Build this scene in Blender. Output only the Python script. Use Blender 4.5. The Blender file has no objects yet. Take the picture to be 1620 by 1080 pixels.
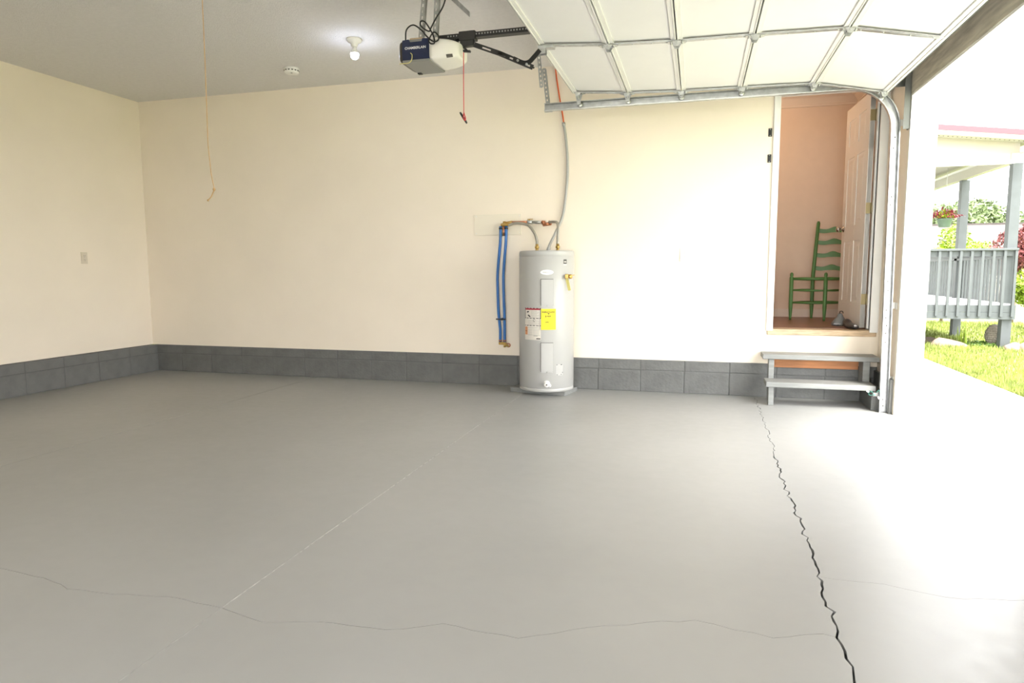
import bpy, bmesh, math, random
import numpy as np
from mathutils import Vector, Matrix
random.seed(7)
rng = np.random.default_rng(7)
sc = bpy.context.scene
COL = sc.collection

# ------------------------------------------------------------------ camera
F_PX, YAW, PITCH, ROLL, CAM_H = 1052.3, 0.270476, 0.106375, -0.003627, 1.115
cy, sy, cp, sp = math.cos(YAW), math.sin(YAW), math.cos(PITCH), math.sin(PITCH)
fw = Vector((-sy*cp, cy*cp, -sp)); r0 = Vector((cy, sy, 0)); u0 = r0.cross(fw)
rt = math.cos(ROLL)*r0 + math.sin(ROLL)*u0
up = -math.sin(ROLL)*r0 + math.cos(ROLL)*u0
cam = bpy.data.cameras.new('camera'); cam.sensor_width = 36; cam.sensor_fit = 'HORIZONTAL'
cam.lens = 36*F_PX/1620; cam.clip_start = 0.05; cam.clip_end = 400
cam_o = bpy.data.objects.new('camera', cam); COL.objects.link(cam_o)
M = Matrix((rt, up, -fw)).transposed().to_4x4(); M.translation = (0, 0, CAM_H)
cam_o.matrix_world = M
sc.camera = cam_o

# ------------------------------------------------------------------ world, light, exposure
sc.view_settings.view_transform = 'Standard'; sc.view_settings.look = 'None'
sc.view_settings.gamma = 1.0; sc.view_settings.use_curve_mapping = False
sc.view_settings.exposure = 2.83
w = bpy.data.worlds.new('overcast_sky'); sc.world = w; w.use_nodes = True
nt = w.node_tree; bg = nt.nodes['Background']
tc = nt.nodes.new('ShaderNodeTexCoord'); sx = nt.nodes.new('ShaderNodeSeparateXYZ')
rp = nt.nodes.new('ShaderNodeValToRGB')
rp.color_ramp.elements[0].position = 0.0; rp.color_ramp.elements[0].color = (0.96, 0.975, 1.0, 1)
rp.color_ramp.elements[1].position = 0.8; rp.color_ramp.elements[1].color = (0.99, 0.99, 1.0, 1)
nt.links.new(tc.outputs['Generated'], sx.inputs[0]); nt.links.new(sx.outputs['Z'], rp.inputs[0])
nt.links.new(rp.outputs[0], bg.inputs['Color']); bg.inputs['Strength'].default_value = 1.5
sun = bpy.data.lights.new('veiled_sun', 'SUN'); sun.energy = 2.2; sun.angle = math.radians(25); sun.color = (1, 0.97, 0.9)
sun_o = bpy.data.objects.new('veiled_sun', sun); COL.objects.link(sun_o)
sun_o.rotation_euler = Vector((-0.25, 0.45, -1.0)).to_track_quat('-Z', 'Y').to_euler()
hall = bpy.data.lights.new('hall_lamp', 'POINT'); hall.energy = 1.9; hall.color = (1, 0.70, 0.46); hall.shadow_soft_size = 0.12
hall_o = bpy.data.objects.new('hall_lamp', hall); COL.objects.link(hall_o); hall_o.location = (0.35, 7.0, 2.72)

# ------------------------------------------------------------------ materials
def mat(name, col, rough=0.6, metal=0.0, noise=0.0, nscale=8.0, bump=0.0, bscale=60.0, emit=0.0, spec=0.5, stretch=None, coat=0.0):
    m = bpy.data.materials.new(name); m.use_nodes = True
    t = m.node_tree; b = t.nodes['Principled BSDF']
    b.inputs['Base Color'].default_value = (*col, 1); b.inputs['Roughness'].default_value = rough
    b.inputs['Metallic'].default_value = metal; b.inputs['Specular IOR Level'].default_value = spec
    if coat: b.inputs['Coat Weight'].default_value = coat
    co = t.nodes.new('ShaderNodeTexCoord'); src = co.outputs['Object']
    if stretch:
        mp = t.nodes.new('ShaderNodeMapping'); mp.inputs['Scale'].default_value = stretch
        t.links.new(src, mp.inputs[0]); src = mp.outputs[0]
    if noise:
        n = t.nodes.new('ShaderNodeTexNoise'); n.inputs['Scale'].default_value = nscale; n.inputs['Detail'].default_value = 5
        t.links.new(src, n.inputs['Vector'])
        r = t.nodes.new('ShaderNodeValToRGB')
        r.color_ramp.elements[0].position = 0.3; r.color_ramp.elements[1].position = 0.7
        r.color_ramp.elements[0].color = (*[c*(1-noise) for c in col], 1)
        r.color_ramp.elements[1].color = (*[min(1, c*(1+noise)) for c in col], 1)
        t.links.new(n.outputs['Fac'], r.inputs[0]); t.links.new(r.outputs[0], b.inputs['Base Color'])
    if bump:
        n2 = t.nodes.new('ShaderNodeTexNoise'); n2.inputs['Scale'].default_value = bscale; n2.inputs['Detail'].default_value = 3
        t.links.new(src, n2.inputs['Vector'])
        bp = t.nodes.new('ShaderNodeBump'); bp.inputs['Strength'].default_value = bump; bp.inputs['Distance'].default_value = 0.01
        t.links.new(n2.outputs['Fac'], bp.inputs['Height']); t.links.new(bp.outputs[0], b.inputs['Normal'])
    if emit:
        b.inputs['Emission Color'].default_value = (*col, 1); b.inputs['Emission Strength'].default_value = emit
    return m

CREAM = mat('cream_wall_paint', (0.87, 0.78, 0.655), 0.75, noise=0.02, nscale=2, bump=0.06, bscale=180)
CEIL = mat('stippled_white_ceiling', (0.74, 0.72, 0.70), 0.9, noise=0.03, nscale=30, bump=0.5, bscale=90)
GREY = mat('grey_block_paint', (0.14, 0.142, 0.135), 0.65, noise=0.12, nscale=9, bump=0.5, bscale=45)
MORTAR = mat('grey_painted_mortar', (0.115, 0.117, 0.112), 0.8, bump=0.6, bscale=60)
STEPG = mat('grey_painted_plank', (0.23, 0.235, 0.225), 0.55, noise=0.15, nscale=5, bump=0.2, bscale=20, stretch=(1, 9, 9))
UNDER = mat('shaded_subbase', (0.05, 0.05, 0.048), 0.9)
FILLER = mat('pale_joint_filler', (0.46, 0.46, 0.44), 0.7, noise=0.6, nscale=30)
CONC = mat('pale_concrete', (0.62, 0.60, 0.56), 0.85, noise=0.06, nscale=4, bump=0.15, bscale=80)
WHITE = mat('white_trim_paint', (0.82, 0.82, 0.80), 0.45, noise=0.02)
DOORW = mat('white_door_paint', (0.78, 0.75, 0.70), 0.4)
HALLW = mat('peach_hall_paint', (0.72, 0.58, 0.46), 0.7, noise=0.02)
HALLT = mat('hall_trim_paint', (0.74, 0.64, 0.54), 0.5)
FLOORW = mat('brown_wood_floor', (0.24, 0.11, 0.065), 0.35, noise=0.35, nscale=4, stretch=(1, 10, 10))
SILLW = mat('worn_pine_sill', (0.52, 0.38, 0.24), 0.55, noise=0.25, nscale=5, stretch=(2, 12, 12))
CEDAR = mat('orange_brown_lumber', (0.42, 0.17, 0.06), 0.6, noise=0.25, nscale=4, stretch=(1, 8, 8))
HEADER = mat('weathered_grey_lumber', (0.56, 0.52, 0.43), 0.75, noise=0.25, nscale=4, stretch=(9, 1, 9))
PANEL = mat('white_door_skin', (0.75, 0.75, 0.75), 0.45, noise=0.01, bump=0.08, bscale=220)
RAILW = mat('white_door_rail', (0.72, 0.72, 0.70), 0.4)
GALV = mat('galvanised_steel', (0.50, 0.51, 0.515), 0.38, metal=0.9, noise=0.15, nscale=25)
GALVD = mat('dull_perforated_steel', (0.42, 0.43, 0.42), 0.5, metal=0.8, noise=0.15, nscale=25)
BLACK = mat('black_steel', (0.018, 0.018, 0.018), 0.45)
RUBBER = mat('black_rubber', (0.012, 0.012, 0.012), 0.6)
NAVY = mat('navy_plastic', (0.009, 0.016, 0.055), 0.4)
BROWNP = mat('dark_brown_plastic', (0.045, 0.035, 0.026), 0.35)
GREYP = mat('grey_plastic', (0.23, 0.23, 0.22), 0.45)
LENS = mat('milky_white_lens', (0.78, 0.76, 0.71), 0.4)
PRINTW = mat('white_print', (0.8, 0.8, 0.82), 0.5)
PRINTK = mat('black_print', (0.03, 0.03, 0.03), 0.6)
PRINTG = mat('grey_print', (0.42, 0.40, 0.37), 0.6)
PRINTR = mat('red_print', (0.38, 0.03, 0.05), 0.5)
PRINTO = mat('orange_print', (0.62, 0.27, 0.12), 0.5)
YELLOW = mat('yellow_label', (0.86, 0.72, 0.02), 0.5)
PAPER = mat('label_paper', (0.72, 0.68, 0.61), 0.5)
TANK = mat('grey_enamel_tank', (0.44, 0.435, 0.415), 0.38, coat=0.12)
TANKC = mat('grey_enamel_cover', (0.46, 0.455, 0.435), 0.38)
SEAM = mat('dark_seam', (0.16, 0.155, 0.145), 0.6)
BRASS = mat('brass', (0.62, 0.42, 0.14), 0.3, metal=1.0)
COPPER = mat('copper', (0.58, 0.25, 0.14), 0.35, metal=1.0)
BRAID = mat('braided_steel_hose', (0.50, 0.48, 0.43), 0.4, metal=0.8, bump=0.6, bscale=300)
PEX = mat('blue_pex', (0.012, 0.13, 0.42), 0.35)
CONDUIT = mat('grey_conduit', (0.42, 0.42, 0.40), 0.5, bump=0.4, bscale=250)
ORANGE = mat('orange_cable', (0.75, 0.13, 0.03), 0.45)
REDROPE = mat('red_cord', (0.55, 0.05, 0.05), 0.7)
ROPE = mat('tan_rope', (0.52, 0.33, 0.15), 0.9)
TAGY = mat('yellow_tag', (0.80, 0.72, 0.25), 0.5)
PLASTW = mat('white_plastic', (0.80, 0.79, 0.75), 0.4)
SLOT = mat('dark_slot', (0.10, 0.09, 0.08), 0.7)
BULB = mat('lit_bulb', (0.72, 0.79, 1.0), 0.3, emit=17)
GREEN = mat('green_chair_paint', (0.075, 0.19, 0.05), 0.45, noise=0.12, nscale=8)
GREEND = mat('green_wire', (0.03, 0.13, 0.10), 0.5)
LED = mat('teal_led', (0.10, 0.55, 0.40), 0.4, emit=0.03)
BAG = mat('grey_bag', (0.20, 0.21, 0.21), 0.45, noise=0.15, nscale=14)
SHOE = mat('black_shoe', (0.03, 0.028, 0.03), 0.35)
SHOET = mat('pale_shoe_tip', (0.6, 0.58, 0.6), 0.4)
PORCHG = mat('grey_porch_paint', (0.060, 0.068, 0.070), 0.6, noise=0.08, nscale=6)
DECKW = mat('pale_deck_board', (0.62, 0.62, 0.60), 0.6, noise=0.08)
SIDING = mat('cream_siding', (0.36, 0.33, 0.285), 0.6)
SOFFIT = mat('cream_soffit', (0.36, 0.345, 0.29), 0.7)
REDROOF = mat('red_metal_edge', (0.17, 0.035, 0.045), 0.5)
POTG = mat('sage_green_pot', (0.085, 0.13, 0.085), 0.55)
STONE = mat('pale_pink_stone', (0.19, 0.14, 0.11), 0.85, noise=0.2, nscale=7, bump=0.6, bscale=14)
CASTST = mat('grey_cast_stone', (0.17, 0.15, 0.125), 0.85, noise=0.15, nscale=10)
GRASS = mat('lawn_grass', (0.17, 0.21, 0.035), 0.7, noise=0.35, nscale=2.5)
LAWN = mat('lawn_soil_green', (0.17, 0.20, 0.05), 0.9, noise=0.35, nscale=1.3, bump=0.6, bscale=30)
MULCH = mat('brown_mulch', (0.13, 0.085, 0.06), 0.9, noise=0.35, nscale=20, bump=0.8, bscale=40)
LEAFY = mat('yellow_green_leaf', (0.19, 0.27, 0.015), 0.55, noise=0.4, nscale=3)
LEAFG = mat('fresh_green_leaf', (0.07, 0.15, 0.02), 0.55, noise=0.4, nscale=3)
LEAFT = mat('pale_green_leaf', (0.13, 0.17, 0.075), 0.6, noise=0.4, nscale=1.2)
LEAFR = mat('red_maple_leaf', (0.17, 0.045, 0.045), 0.55, noise=0.45, nscale=3)
FLOWR = mat('crimson_petal', (0.20, 0.015, 0.03), 0.5, noise=0.4, nscale=30)
FLOWY = mat('lime_leaf', (0.25, 0.29, 0.012), 0.5)
BARK = mat('grey_bark', (0.16, 0.12, 0.085), 0.9)
SHINGLE = mat('taupe_shingle', (0.052, 0.043, 0.040), 0.9, noise=0.15, nscale=3, bump=0.4, bscale=20)
HOUSEW = mat('pale_house_wall', (0.65, 0.60, 0.52), 0.8)
GLASS = mat('dark_window_glass', (0.05, 0.06, 0.07), 0.08)
EXTW = mat('white_vinyl_siding', (0.78, 0.77, 0.74), 0.55)

# grey floor paint: satin coat with scuffs and slow mottling
FLOORP = bpy.data.materials.new('grey_floor_paint'); FLOORP.use_nodes = True
t = FLOORP.node_tree; b = t.nodes['Principled BSDF']
co = t.nodes.new('ShaderNodeTexCoord')
n1 = t.nodes.new('ShaderNodeTexNoise'); n1.inputs['Scale'].default_value = 0.9; n1.inputs['Detail'].default_value = 6
n2 = t.nodes.new('ShaderNodeTexNoise'); n2.inputs['Scale'].default_value = 14; n2.inputs['Detail'].default_value = 4
for n in (n1, n2): t.links.new(co.outputs['Object'], n.inputs['Vector'])
r1 = t.nodes.new('ShaderNodeValToRGB')
r1.color_ramp.elements[0].position = 0.3; r1.color_ramp.elements[0].color = (0.295, 0.295, 0.285, 1)
r1.color_ramp.elements[1].position = 0.7; r1.color_ramp.elements[1].color = (0.335, 0.335, 0.325, 1)
t.links.new(n1.outputs['Fac'], r1.inputs[0]); t.links.new(r1.outputs[0], b.inputs['Base Color'])
mr = t.nodes.new('ShaderNodeMapRange'); mr.inputs['To Min'].default_value = 0.34; mr.inputs['To Max'].default_value = 0.46
t.links.new(n2.outputs['Fac'], mr.inputs['Value']); t.links.new(mr.outputs[0], b.inputs['Roughness'])
bpn = t.nodes.new('ShaderNodeBump'); bpn.inputs['Strength'].default_value = 0.05; bpn.inputs['Distance'].default_value = 0.01
t.links.new(n2.outputs['Fac'], bpn.inputs['Height']); t.links.new(bpn.outputs[0], b.inputs['Normal'])

# ------------------------------------------------------------------ object helpers
WORLD = {}                       # object name -> world base location (things are not rotated)
def base_of(o): return WORLD.get(o.name, Vector((0, 0, 0))) if o else Vector((0, 0, 0))
def tag(o, label=None, cat=None, group=None, kind=None):
    if label: o['label'] = label
    if cat: o['category'] = cat
    if group: o['group'] = group
    if kind: o['kind'] = kind
    return o
def empty(name, loc, label=None, cat=None, group=None, kind=None):
    o = bpy.data.objects.new(name, None); COL.objects.link(o); o.location = loc; o.empty_display_size = 0.1
    WORLD[o.name] = Vector(loc)
    return tag(o, label, cat, group, kind)
def link(name, me, parent=None, loc=None):
    o = bpy.data.objects.new(name, me); COL.objects.link(o)
    if parent: o.parent = parent; WORLD[o.name] = base_of(parent)
    if loc is not None: o.location = Vector(loc) - base_of(parent)
    return o

class MB:
    """collects shapes in world coordinates, build() links them as one mesh object"""
    def __init__(s): s.bm = bmesh.new()
    def box(s, x0, x1, y0, y1, z0, z1, bev=0.0):
        m = Matrix.Translation(((x0+x1)/2, (y0+y1)/2, (z0+z1)/2)) @ Matrix.Diagonal((abs(x1-x0), abs(y1-y0), abs(z1-z0), 1))
        return s.mbox(m, bev)
    def mbox(s, m, bev=0.0):
        g = bmesh.ops.create_cube(s.bm, size=1.0, matrix=m)
        if bev:
            es = list({e for v in g['verts'] for e in v.link_edges})
            bmesh.ops.bevel(s.bm, geom=es, offset=bev, segments=2, affect='EDGES', profile=0.5)
        return s
    def obox(s, c, ax, ay, az, sx_, sy_, sz_, bev=0.0):
        m = Matrix((Vector(ax).normalized()*sx_, Vector(ay).normalized()*sy_, Vector(az).normalized()*sz_)).transposed().to_4x4()
        m.translation = c
        return s.mbox(m, bev)
    def bar(s, p0, p1, wd, th, side=(0, 1, 0), bev=0.0):
        p0 = Vector(p0); p1 = Vector(p1); d = (p1-p0).normalized(); sd = Vector(side)
        sd = (sd - d*sd.dot(d)).normalized(); n = d.cross(sd)
        return s.obox((p0+p1)/2, d, sd, n, (p1-p0).length, wd, th, bev)
    def tube(s, pts, r, seg=8, cap=True):
        pts = [Vector(p) for p in pts]; rs = r if isinstance(r, (list, tuple)) else [r]*len(pts)
        rings = []; ref = None
        for i, p in enumerate(pts):
            a = pts[max(0, i-1)]; c = pts[min(len(pts)-1, i+1)]; d = (c-a).normalized()
            if ref is None:
                ref = Vector((0, 0, 1)) if abs(d.z) < 0.9 else Vector((1, 0, 0))
            n = (ref - d*ref.dot(d)).normalized(); ref = n; q = d.cross(n)
            rings.append([s.bm.verts.new(p + rs[i]*(math.cos(2*math.pi*k/seg)*n + math.sin(2*math.pi*k/seg)*q)) for k in range(seg)])
        for A, B in zip(rings, rings[1:]):
            for k in range(seg):
                f = s.bm.faces.new((A[k], A[(k+1) % seg], B[(k+1) % seg], B[k])); f.smooth = seg > 6
        if cap:
            s.bm.faces.new(rings[0][::-1]); s.bm.faces.new(rings[-1])
        return s
    def lathe(s, prof, c, seg=32, axis=(0, 0, 1), smooth=True):
        ax = Vector(axis).normalized(); ref = Vector((1, 0, 0)) if abs(ax.x) < 0.9 else Vector((0, 1, 0))
        n = (ref - ax*ref.dot(ax)).normalized(); q = ax.cross(n); c = Vector(c); rings = []
        for (r, h) in prof:
            if r < 1e-5: rings.append([s.bm.verts.new(c + ax*h)])
            else: rings.append([s.bm.verts.new(c + ax*h + r*(math.cos(2*math.pi*k/seg)*n + math.sin(2*math.pi*k/seg)*q)) for k in range(seg)])
        for A, B in zip(rings, rings[1:]):
            if len(A) == 1 and len(B) == 1: continue
            for k in range(seg):
                k2 = (k+1) % seg
                if len(A) == 1: f = s.bm.faces.new((A[0], B[k2], B[k]))
                elif len(B) == 1: f = s.bm.faces.new((A[k], A[k2], B[0]))
                else: f = s.bm.faces.new((A[k], A[k2], B[k2], B[k]))
                f.smooth = smooth
        return s
    def prism(s, poly, ext):
        """poly: list of 3D points (planar), ext: extrusion vector"""
        a = [s.bm.verts.new(Vector(p)) for p in poly]; e = Vector(ext); c = [s.bm.verts.new(Vector(p)+e) for p in poly]
        s.bm.faces.new(a); s.bm.faces.new(c[::-1]); n = len(a)
        for i in range(n): s.bm.faces.new((a[i], c[i], c[(i+1) % n], a[(i+1) % n]))
        return s
    def quad(s, *p): s.bm.faces.new([s.bm.verts.new(Vector(q)) for q in p]); return s
    def sweep(s, path, prof):
        """path: list of (origin, a, b) frames; prof: open list of (a,b) offsets"""
        rows = [[s.bm.verts.new(Vector(o)+Vector(a)*x+Vector(bb)*y) for x, y in prof] for o, a, bb in path]
        for A, B in zip(rows, rows[1:]):
            for i in range(len(prof)-1): s.bm.faces.new((A[i], A[i+1], B[i+1], B[i]))
        return s
    def mesh(s, name, m, off=Vector((0, 0, 0)), smooth_angle=None):
        bmesh.ops.recalc_face_normals(s.bm, faces=s.bm.faces)
        me = bpy.data.meshes.new(name)
        if off.length: bmesh.ops.translate(s.bm, verts=s.bm.verts, vec=-off)
        s.bm.to_mesh(me); s.bm.free(); me.materials.append(m)
        return me
    def build(s, name, m, parent=None, kind=None):
        o = link(name, s.mesh(name, m, base_of(parent)), parent)
        if kind: o['kind'] = kind
        return o
def box(name, m, x0, x1, y0, y1, z0, z1, parent=None, bev=0.0, kind=None):
    return MB().box(x0, x1, y0, y1, z0, z1, bev).build(name, m, parent, kind)
def struct(name, mb, m): return mb.build(name, m, None, 'structure')
def crv(pts, n=8):
    """Catmull-Rom through the points"""
    P = [Vector(p) for p in pts]; P = [2*P[0]-P[1]] + P + [2*P[-1]-P[-2]]; out = []
    for i in range(1, len(P)-2):
        a, b_, c, d = P[i-1:i+3]
        for k in range(n):
            u = k/n
            out.append(0.5*((2*b_) + (c-a)*u + (2*a-5*b_+4*c-d)*u*u + (3*b_-a-3*c+d)*u**3))
    out.append(P[-2]); return out
def text_mesh(txt, size, depth=0.0, bold=.022):
    cu = bpy.data.curves.new('lettering', 'FONT'); cu.body = txt; cu.size = size; cu.align_x = 'CENTER'; cu.align_y = 'CENTER'
    cu.extrude = depth; cu.offset = size*bold; cu.resolution_u = 3
    o = bpy.data.objects.new('lettering', cu); COL.objects.link(o)
    bpy.context.view_layer.update()
    me = bpy.data.meshes.new_from_object(o.evaluated_get(bpy.context.evaluated_depsgraph_get()))
    bpy.data.objects.remove(o); bpy.data.curves.remove(cu); me.materials.clear()
    return me
def text_on(name, txt, size, m, parent, fn, stretch=1.0):
    me = text_mesh(txt, size); off = base_of(parent)
    for v in me.vertices: v.co = Vector(fn(v.co.x*stretch, v.co.y)) - off
    me.materials.append(m)
    return link(name, me, parent)

D, XL, HC, XR = 6.168, -5.956, 2.964, 1.48
HF = 0.605                      # hall floor height
YN = -1.5                       # near end of the garage
OY0, OY1, OZ = 3.19, 5.62, 2.38   # garage door opening in the right wall
DX0, DX1, DZT = 0.645, 1.405, 2.585

# ------------------------------------------------------------------ garage shell
struct('wall_back', MB().box(XL-.15, DX0, D, D+.13, 0.296, HC).box(DX0, DX1, D, D+.13, 0.296, HF-.04).box(DX1, XR, D, D+.13, 0.296, HC)
       .box(DX0, DX1, D, D+.13, DZT+.02, HC), CREAM)
struct('wall_left', MB().box(XL-.15, XL, YN, D, 0.296, HC), CREAM)
wr = MB().box(XR, XR+.155, OY1+.012, D+.13, 0, HC+.1).box(XR, XR+.155, OY0, OY1+.012, OZ+.3, HC+.1)
wr.box(XR, XR+.155, YN-.15, OY0-.012, 0, HC+.1)
struct('wall_right', wr, CREAM)
FX0, FX1, FZ = -1.9, 1.2, 2.45   # unseen wide doorway, added behind the camera to brighten the back wall
struct('wall_front', MB().box(XL-.15, FX0, YN-.15, YN, 0, HC).box(FX1, XR, YN-.15, YN, 0, HC).box(FX0, FX1, YN-.15, YN, FZ, HC), CREAM)
struct('ceiling', MB().box(XL-.15, XR, YN-.15, D+.13, HC, HC+.1), CEIL)
struct('trim_1', MB().box(XR-.002, XR+.150, OY0, OY1+.012, OZ+.008, OZ+.3), HEADER)                       # raw header beam
tw = MB().box(XR, XR+.160, OY1-.005, OY1+.014, -.01, OZ+.012).box(XR+.160, XR+.180, OY1-.005, OY1+.11, -.02, OZ+.13)
tw.box(XR+.001, XR+.160, OY0, OY1, OZ-.006, OZ+.010).box(XR+.160, XR+.180, OY0-.11, OY1+.11, OZ-.006, OZ+.13)
tw.box(XR, XR+.160, OY0-.014, OY0+.005, -.01, OZ+.012)
struct('trim_2', tw, WHITE)

# floor: slabs separated by joints and cracks, over a sub-base coloured dark as shade in the cracks
def jag(pts, amp, step):
    out = []
    for (x0, y0), (x1, y1) in zip(pts, pts[1:]):
        L = math.hypot(x1-x0, y1-y0); n = max(1, int(L/step))
        for k in range(n):
            u = k/n; j = amp*(random.random()*2-1) if (k or out) else 0
            nx, ny = -(y1-y0)/L, (x1-x0)/L
            out.append((x0+(x1-x0)*u+nx*j, y0+(y1-y0)*u+ny*j))
    out.append(pts[-1]); return out
YB = D+.05
XE = XR+.005
crack = jag([(0.44, YN), (0.44, 1.88), (0.44, 2.0), (0.452, 2.15), (0.45, 2.31), (0.453, 2.57), (0.462, 2.88), (0.470, 3.17), (0.462, 3.58), (0.478, 4.09), (0.50, 4.77), (0.512, 5.78), (0.515, YB)], 0.012, 0.032)
ia = min(range(len(crack)), key=lambda i: abs(crack[i][1]-2.12))
ib = min(range(len(crack)), key=lambda i: abs(crack[i][1]-2.53))
hair = [(-2.52, 1.81), (-2.43, 1.80), (-2.28, 1.79), (-2.12, 1.75), (-1.93, 1.76), (-1.72, 1.79), (-1.53, 1.78), (-1.31, 1.73), (-1.15, 1.78), (-0.91, 1.79), (-0.75, 1.87), (-0.5, 1.86), (-0.3, 1.97), (-0.08, 2.07), (0.02, 2.10), (0.14, 2.08), (0.25, 2.06), (0.40, 2.12)]
h1 = jag([(-3.85, 1.95), (-3.2, 1.88)] + hair[:6] + [(-1.5, 1.775)], 0.006, 0.05)
h2 = jag([(-1.5, 1.775)] + hair[7:] + [crack[ia]], 0.006, 0.05)
h3 = jag([crack[ib], (0.57, 2.53), (0.67, 2.535), (0.85, 2.48), (1.10, 2.53), (XE, 2.55)], 0.006, 0.05)
floor = empty('floor', (0, 0, 0), kind='structure')
def slab(poly):
    mb = MB(); mb.prism([(x, y, -0.03) for x, y in poly], (0, 0, 0.03)); return mb.build('slab', FLOORP, floor)
def off(pl, dx, dy): return [(x+dx, y+dy) for x, y in pl]
G = 0.0025; GH = 0.0013
def gk(pl, s):  # crack edges: gap wider near the camera, ragged
    return [(x+s*(0.0014+0.0030*random.random())*(1.25 if y < 4.2 else 0.6), y) for x, y in pl]
cl, cr = gk(crack, -1), gk(crack, 1)
slab([(XL-.1, YN-.1), (-3.85-G, YN-.1), (-3.85-G, YB), (XL-.1, YB)])
slab([(-3.85+G, YN-.1), (-1.5-G, YN-.1)] + off(h1[::-1], 0, -GH)[0:1] + off(h1[::-1], 0, -GH)[1:-1] + [(-3.85+G, 1.95-GH)])
slab([(-3.85+G, 1.95+GH)] + off(h1, 0, GH)[1:-1] + [(-1.5-G, 1.775+GH), (-1.5-G, YB), (-3.85+G, YB)])
slab([(-1.5+G, YN-.1), (0.44, YN-.1)] + cl[:ia+1] + off(h2[::-1], 0, -GH)[1:-1] + [(-1.5+G, 1.775-GH)])
slab([(-1.5+G, 1.775+GH)] + off(h2, 0, GH)[1:-1] + [(cl[ia][0], cl[ia][1]+GH)] + cl[ia+1:] + [(-1.5+G, YB)])
slab([(0.46, YN-.1), (XE, YN-.1), (XE, 2.55-GH*.6)] + off(h3[::-1], 0, -GH*.6)[1:-1] + cr[:ib+1][::-1])
slab(cr[ib+1:] + [(XE, YB), (XE, 2.55+GH*.6)] + off(h3[::-1], 0, GH*.6)[1:-1] + [(cr[ib][0], cr[ib][1]+GH)])
box('subbase', UNDER, XL-.1, XE, YN-.1, YB, -.06, -.031, floor)
box('joint_filler', FILLER, -1.5-G, -1.5+G, YN-.1, YB, -.03, -.0012, floor)
box('joint_filler', FLOORP, -3.85-G, -3.85+G, YN-.1, YB, -.03, -.0015, floor)

# grey painted block curb, every block a piece
def block_mesh(name, w_, d, h_):
    return MB().box(-w_/2, w_/2, -d/2, d/2, 0, h_, 0.004).mesh(name, GREY)
base_b = empty('baseboard_back', (0, D, 0), kind='structure')
MB().box(XL+.06, XR, D-.002, D+.13, 0, .296).build('mortar', MORTAR, base_b)
bw = 0.3905
low = block_mesh('block', bw-.006, .12, .196); upb = block_mesh('block_cut', bw-.006, .12, .090)
x = XR - .01 - bw/2
i = 0
while x > XL:
    link('block', low, base_b, (x, D+.054+.002*math.sin(i*2.1), 0.0))
    xo = x + (0 if i % 3 else .004)
    link('block', upb, base_b, (xo, D+.054+.002*math.cos(i*1.7), .203))
    x -= bw; i += 1
base_l = empty('baseboard_left', (XL, 0, 0), kind='structure')
MB().box(XL-.15, XL+.066, YN, D-.004, 0, .295).build('mortar', MORTAR, base_l)
lowl = MB().box(-.06, .06, -bw/2+.003, bw/2-.003, 0, .196, .004).mesh('block', GREY)
upl = MB().box(-.06, .06, -bw/2+.003, bw/2-.003, 0, .090, .004).mesh('block_cut', GREY)
y = D - bw/2 - .004; i = 0
while y > YN+.2:
    link('block', lowl, base_l, (XL+.010+.0015*math.sin(i*1.9), y, 0)); link('block', upl, base_l, (XL+.010+.0015*math.cos(i*2.3), y, .203))
    y -= bw; i += 1
base_r = empty('baseboard_right', (XR, 5.9, 0), kind='structure')
MB().box(XR-.125, XR-.001, 5.765, D-.005, 0, .156, .006).build('ledge_block', GREY, base_r)
MB().box(XR-.025, XR-.001, 5.66, D-.005, .0, .27, .003).build('curb_block', GREY, base_r)

# ------------------------------------------------------------------ hall doorway
tr = MB()
for (x0, x1) in ((0.592, DX0), (DX1, 1.468)):
    tr.box(x0, x1, D-.018, D, HF-.02, DZT+.075, .004)
tr.box(0.592, 1.468, D-.018, D, DZT+.015, DZT+.075, .004)
tr.box(DX0-.02, DX0, D-.005, D+.14, HF, DZT+.02).box(DX1, DX1+.02, D-.005, D+.14, HF, DZT+.02).box(DX0, DX1, D-.005, D+.14, DZT, DZT+.02)
tr.box(DX1-.013, DX1, D+.03, D+.062, HF+.01, DZT)        # stop
struct('trim_3', tr, WHITE)
box('trim_4', SILLW, 0.60, 1.46, D-.012, D+.14, HF-.055, HF-.004, None, .006, 'structure')
struct('floor_hall', MB().box(-1.2, 1.62, D+.14, 7.82, HF-.08, HF), FLOORW)
hallb = 7.76
struct('wall_hall_back', MB().box(-1.2, 1.62, hallb, hallb+.1, HF, 2.95), HALLW)
struct('wall_hall_right', MB().box(1.56, 1.66, D+.13, hallb+.1, HF-.1, 2.93), HALLW)
struct('wall_hall_left', MB().box(-1.3, -1.2, D+.13, hallb+.1, HF-.1, 2.93), HALLW)
struct('ceiling_hall', MB().box(-1.3, 1.66, D+.13, hallb+.1, 2.945, 3.02), HALLW)
struct('baseboard_hall', MB().box(-1.2, 1.56, hallb-.014, hallb, HF, HF+.085).box(1.546, 1.56, D+.2, hallb, HF, HF+.085), HALLT)
cprof = [(0, -.14), (.022, -.14), (.022, -.122), (.010, -.118), (.020, -.105), (.055, -.060), (.085, -.045), (.085, -.030), (.070, -.026), (.110, -.012), (.110, 0), (0, 0)]
cm = MB()
cm.prism([(-1.2, hallb-a, 2.945+bb) for a, bb in cprof], (2.76, 0, 0)).prism([(1.56-a, D+.14, 2.945+bb) for a, bb in cprof], (0, hallb-D-.14, 0))
struct('trim_5', cm, HALLT)

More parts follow.
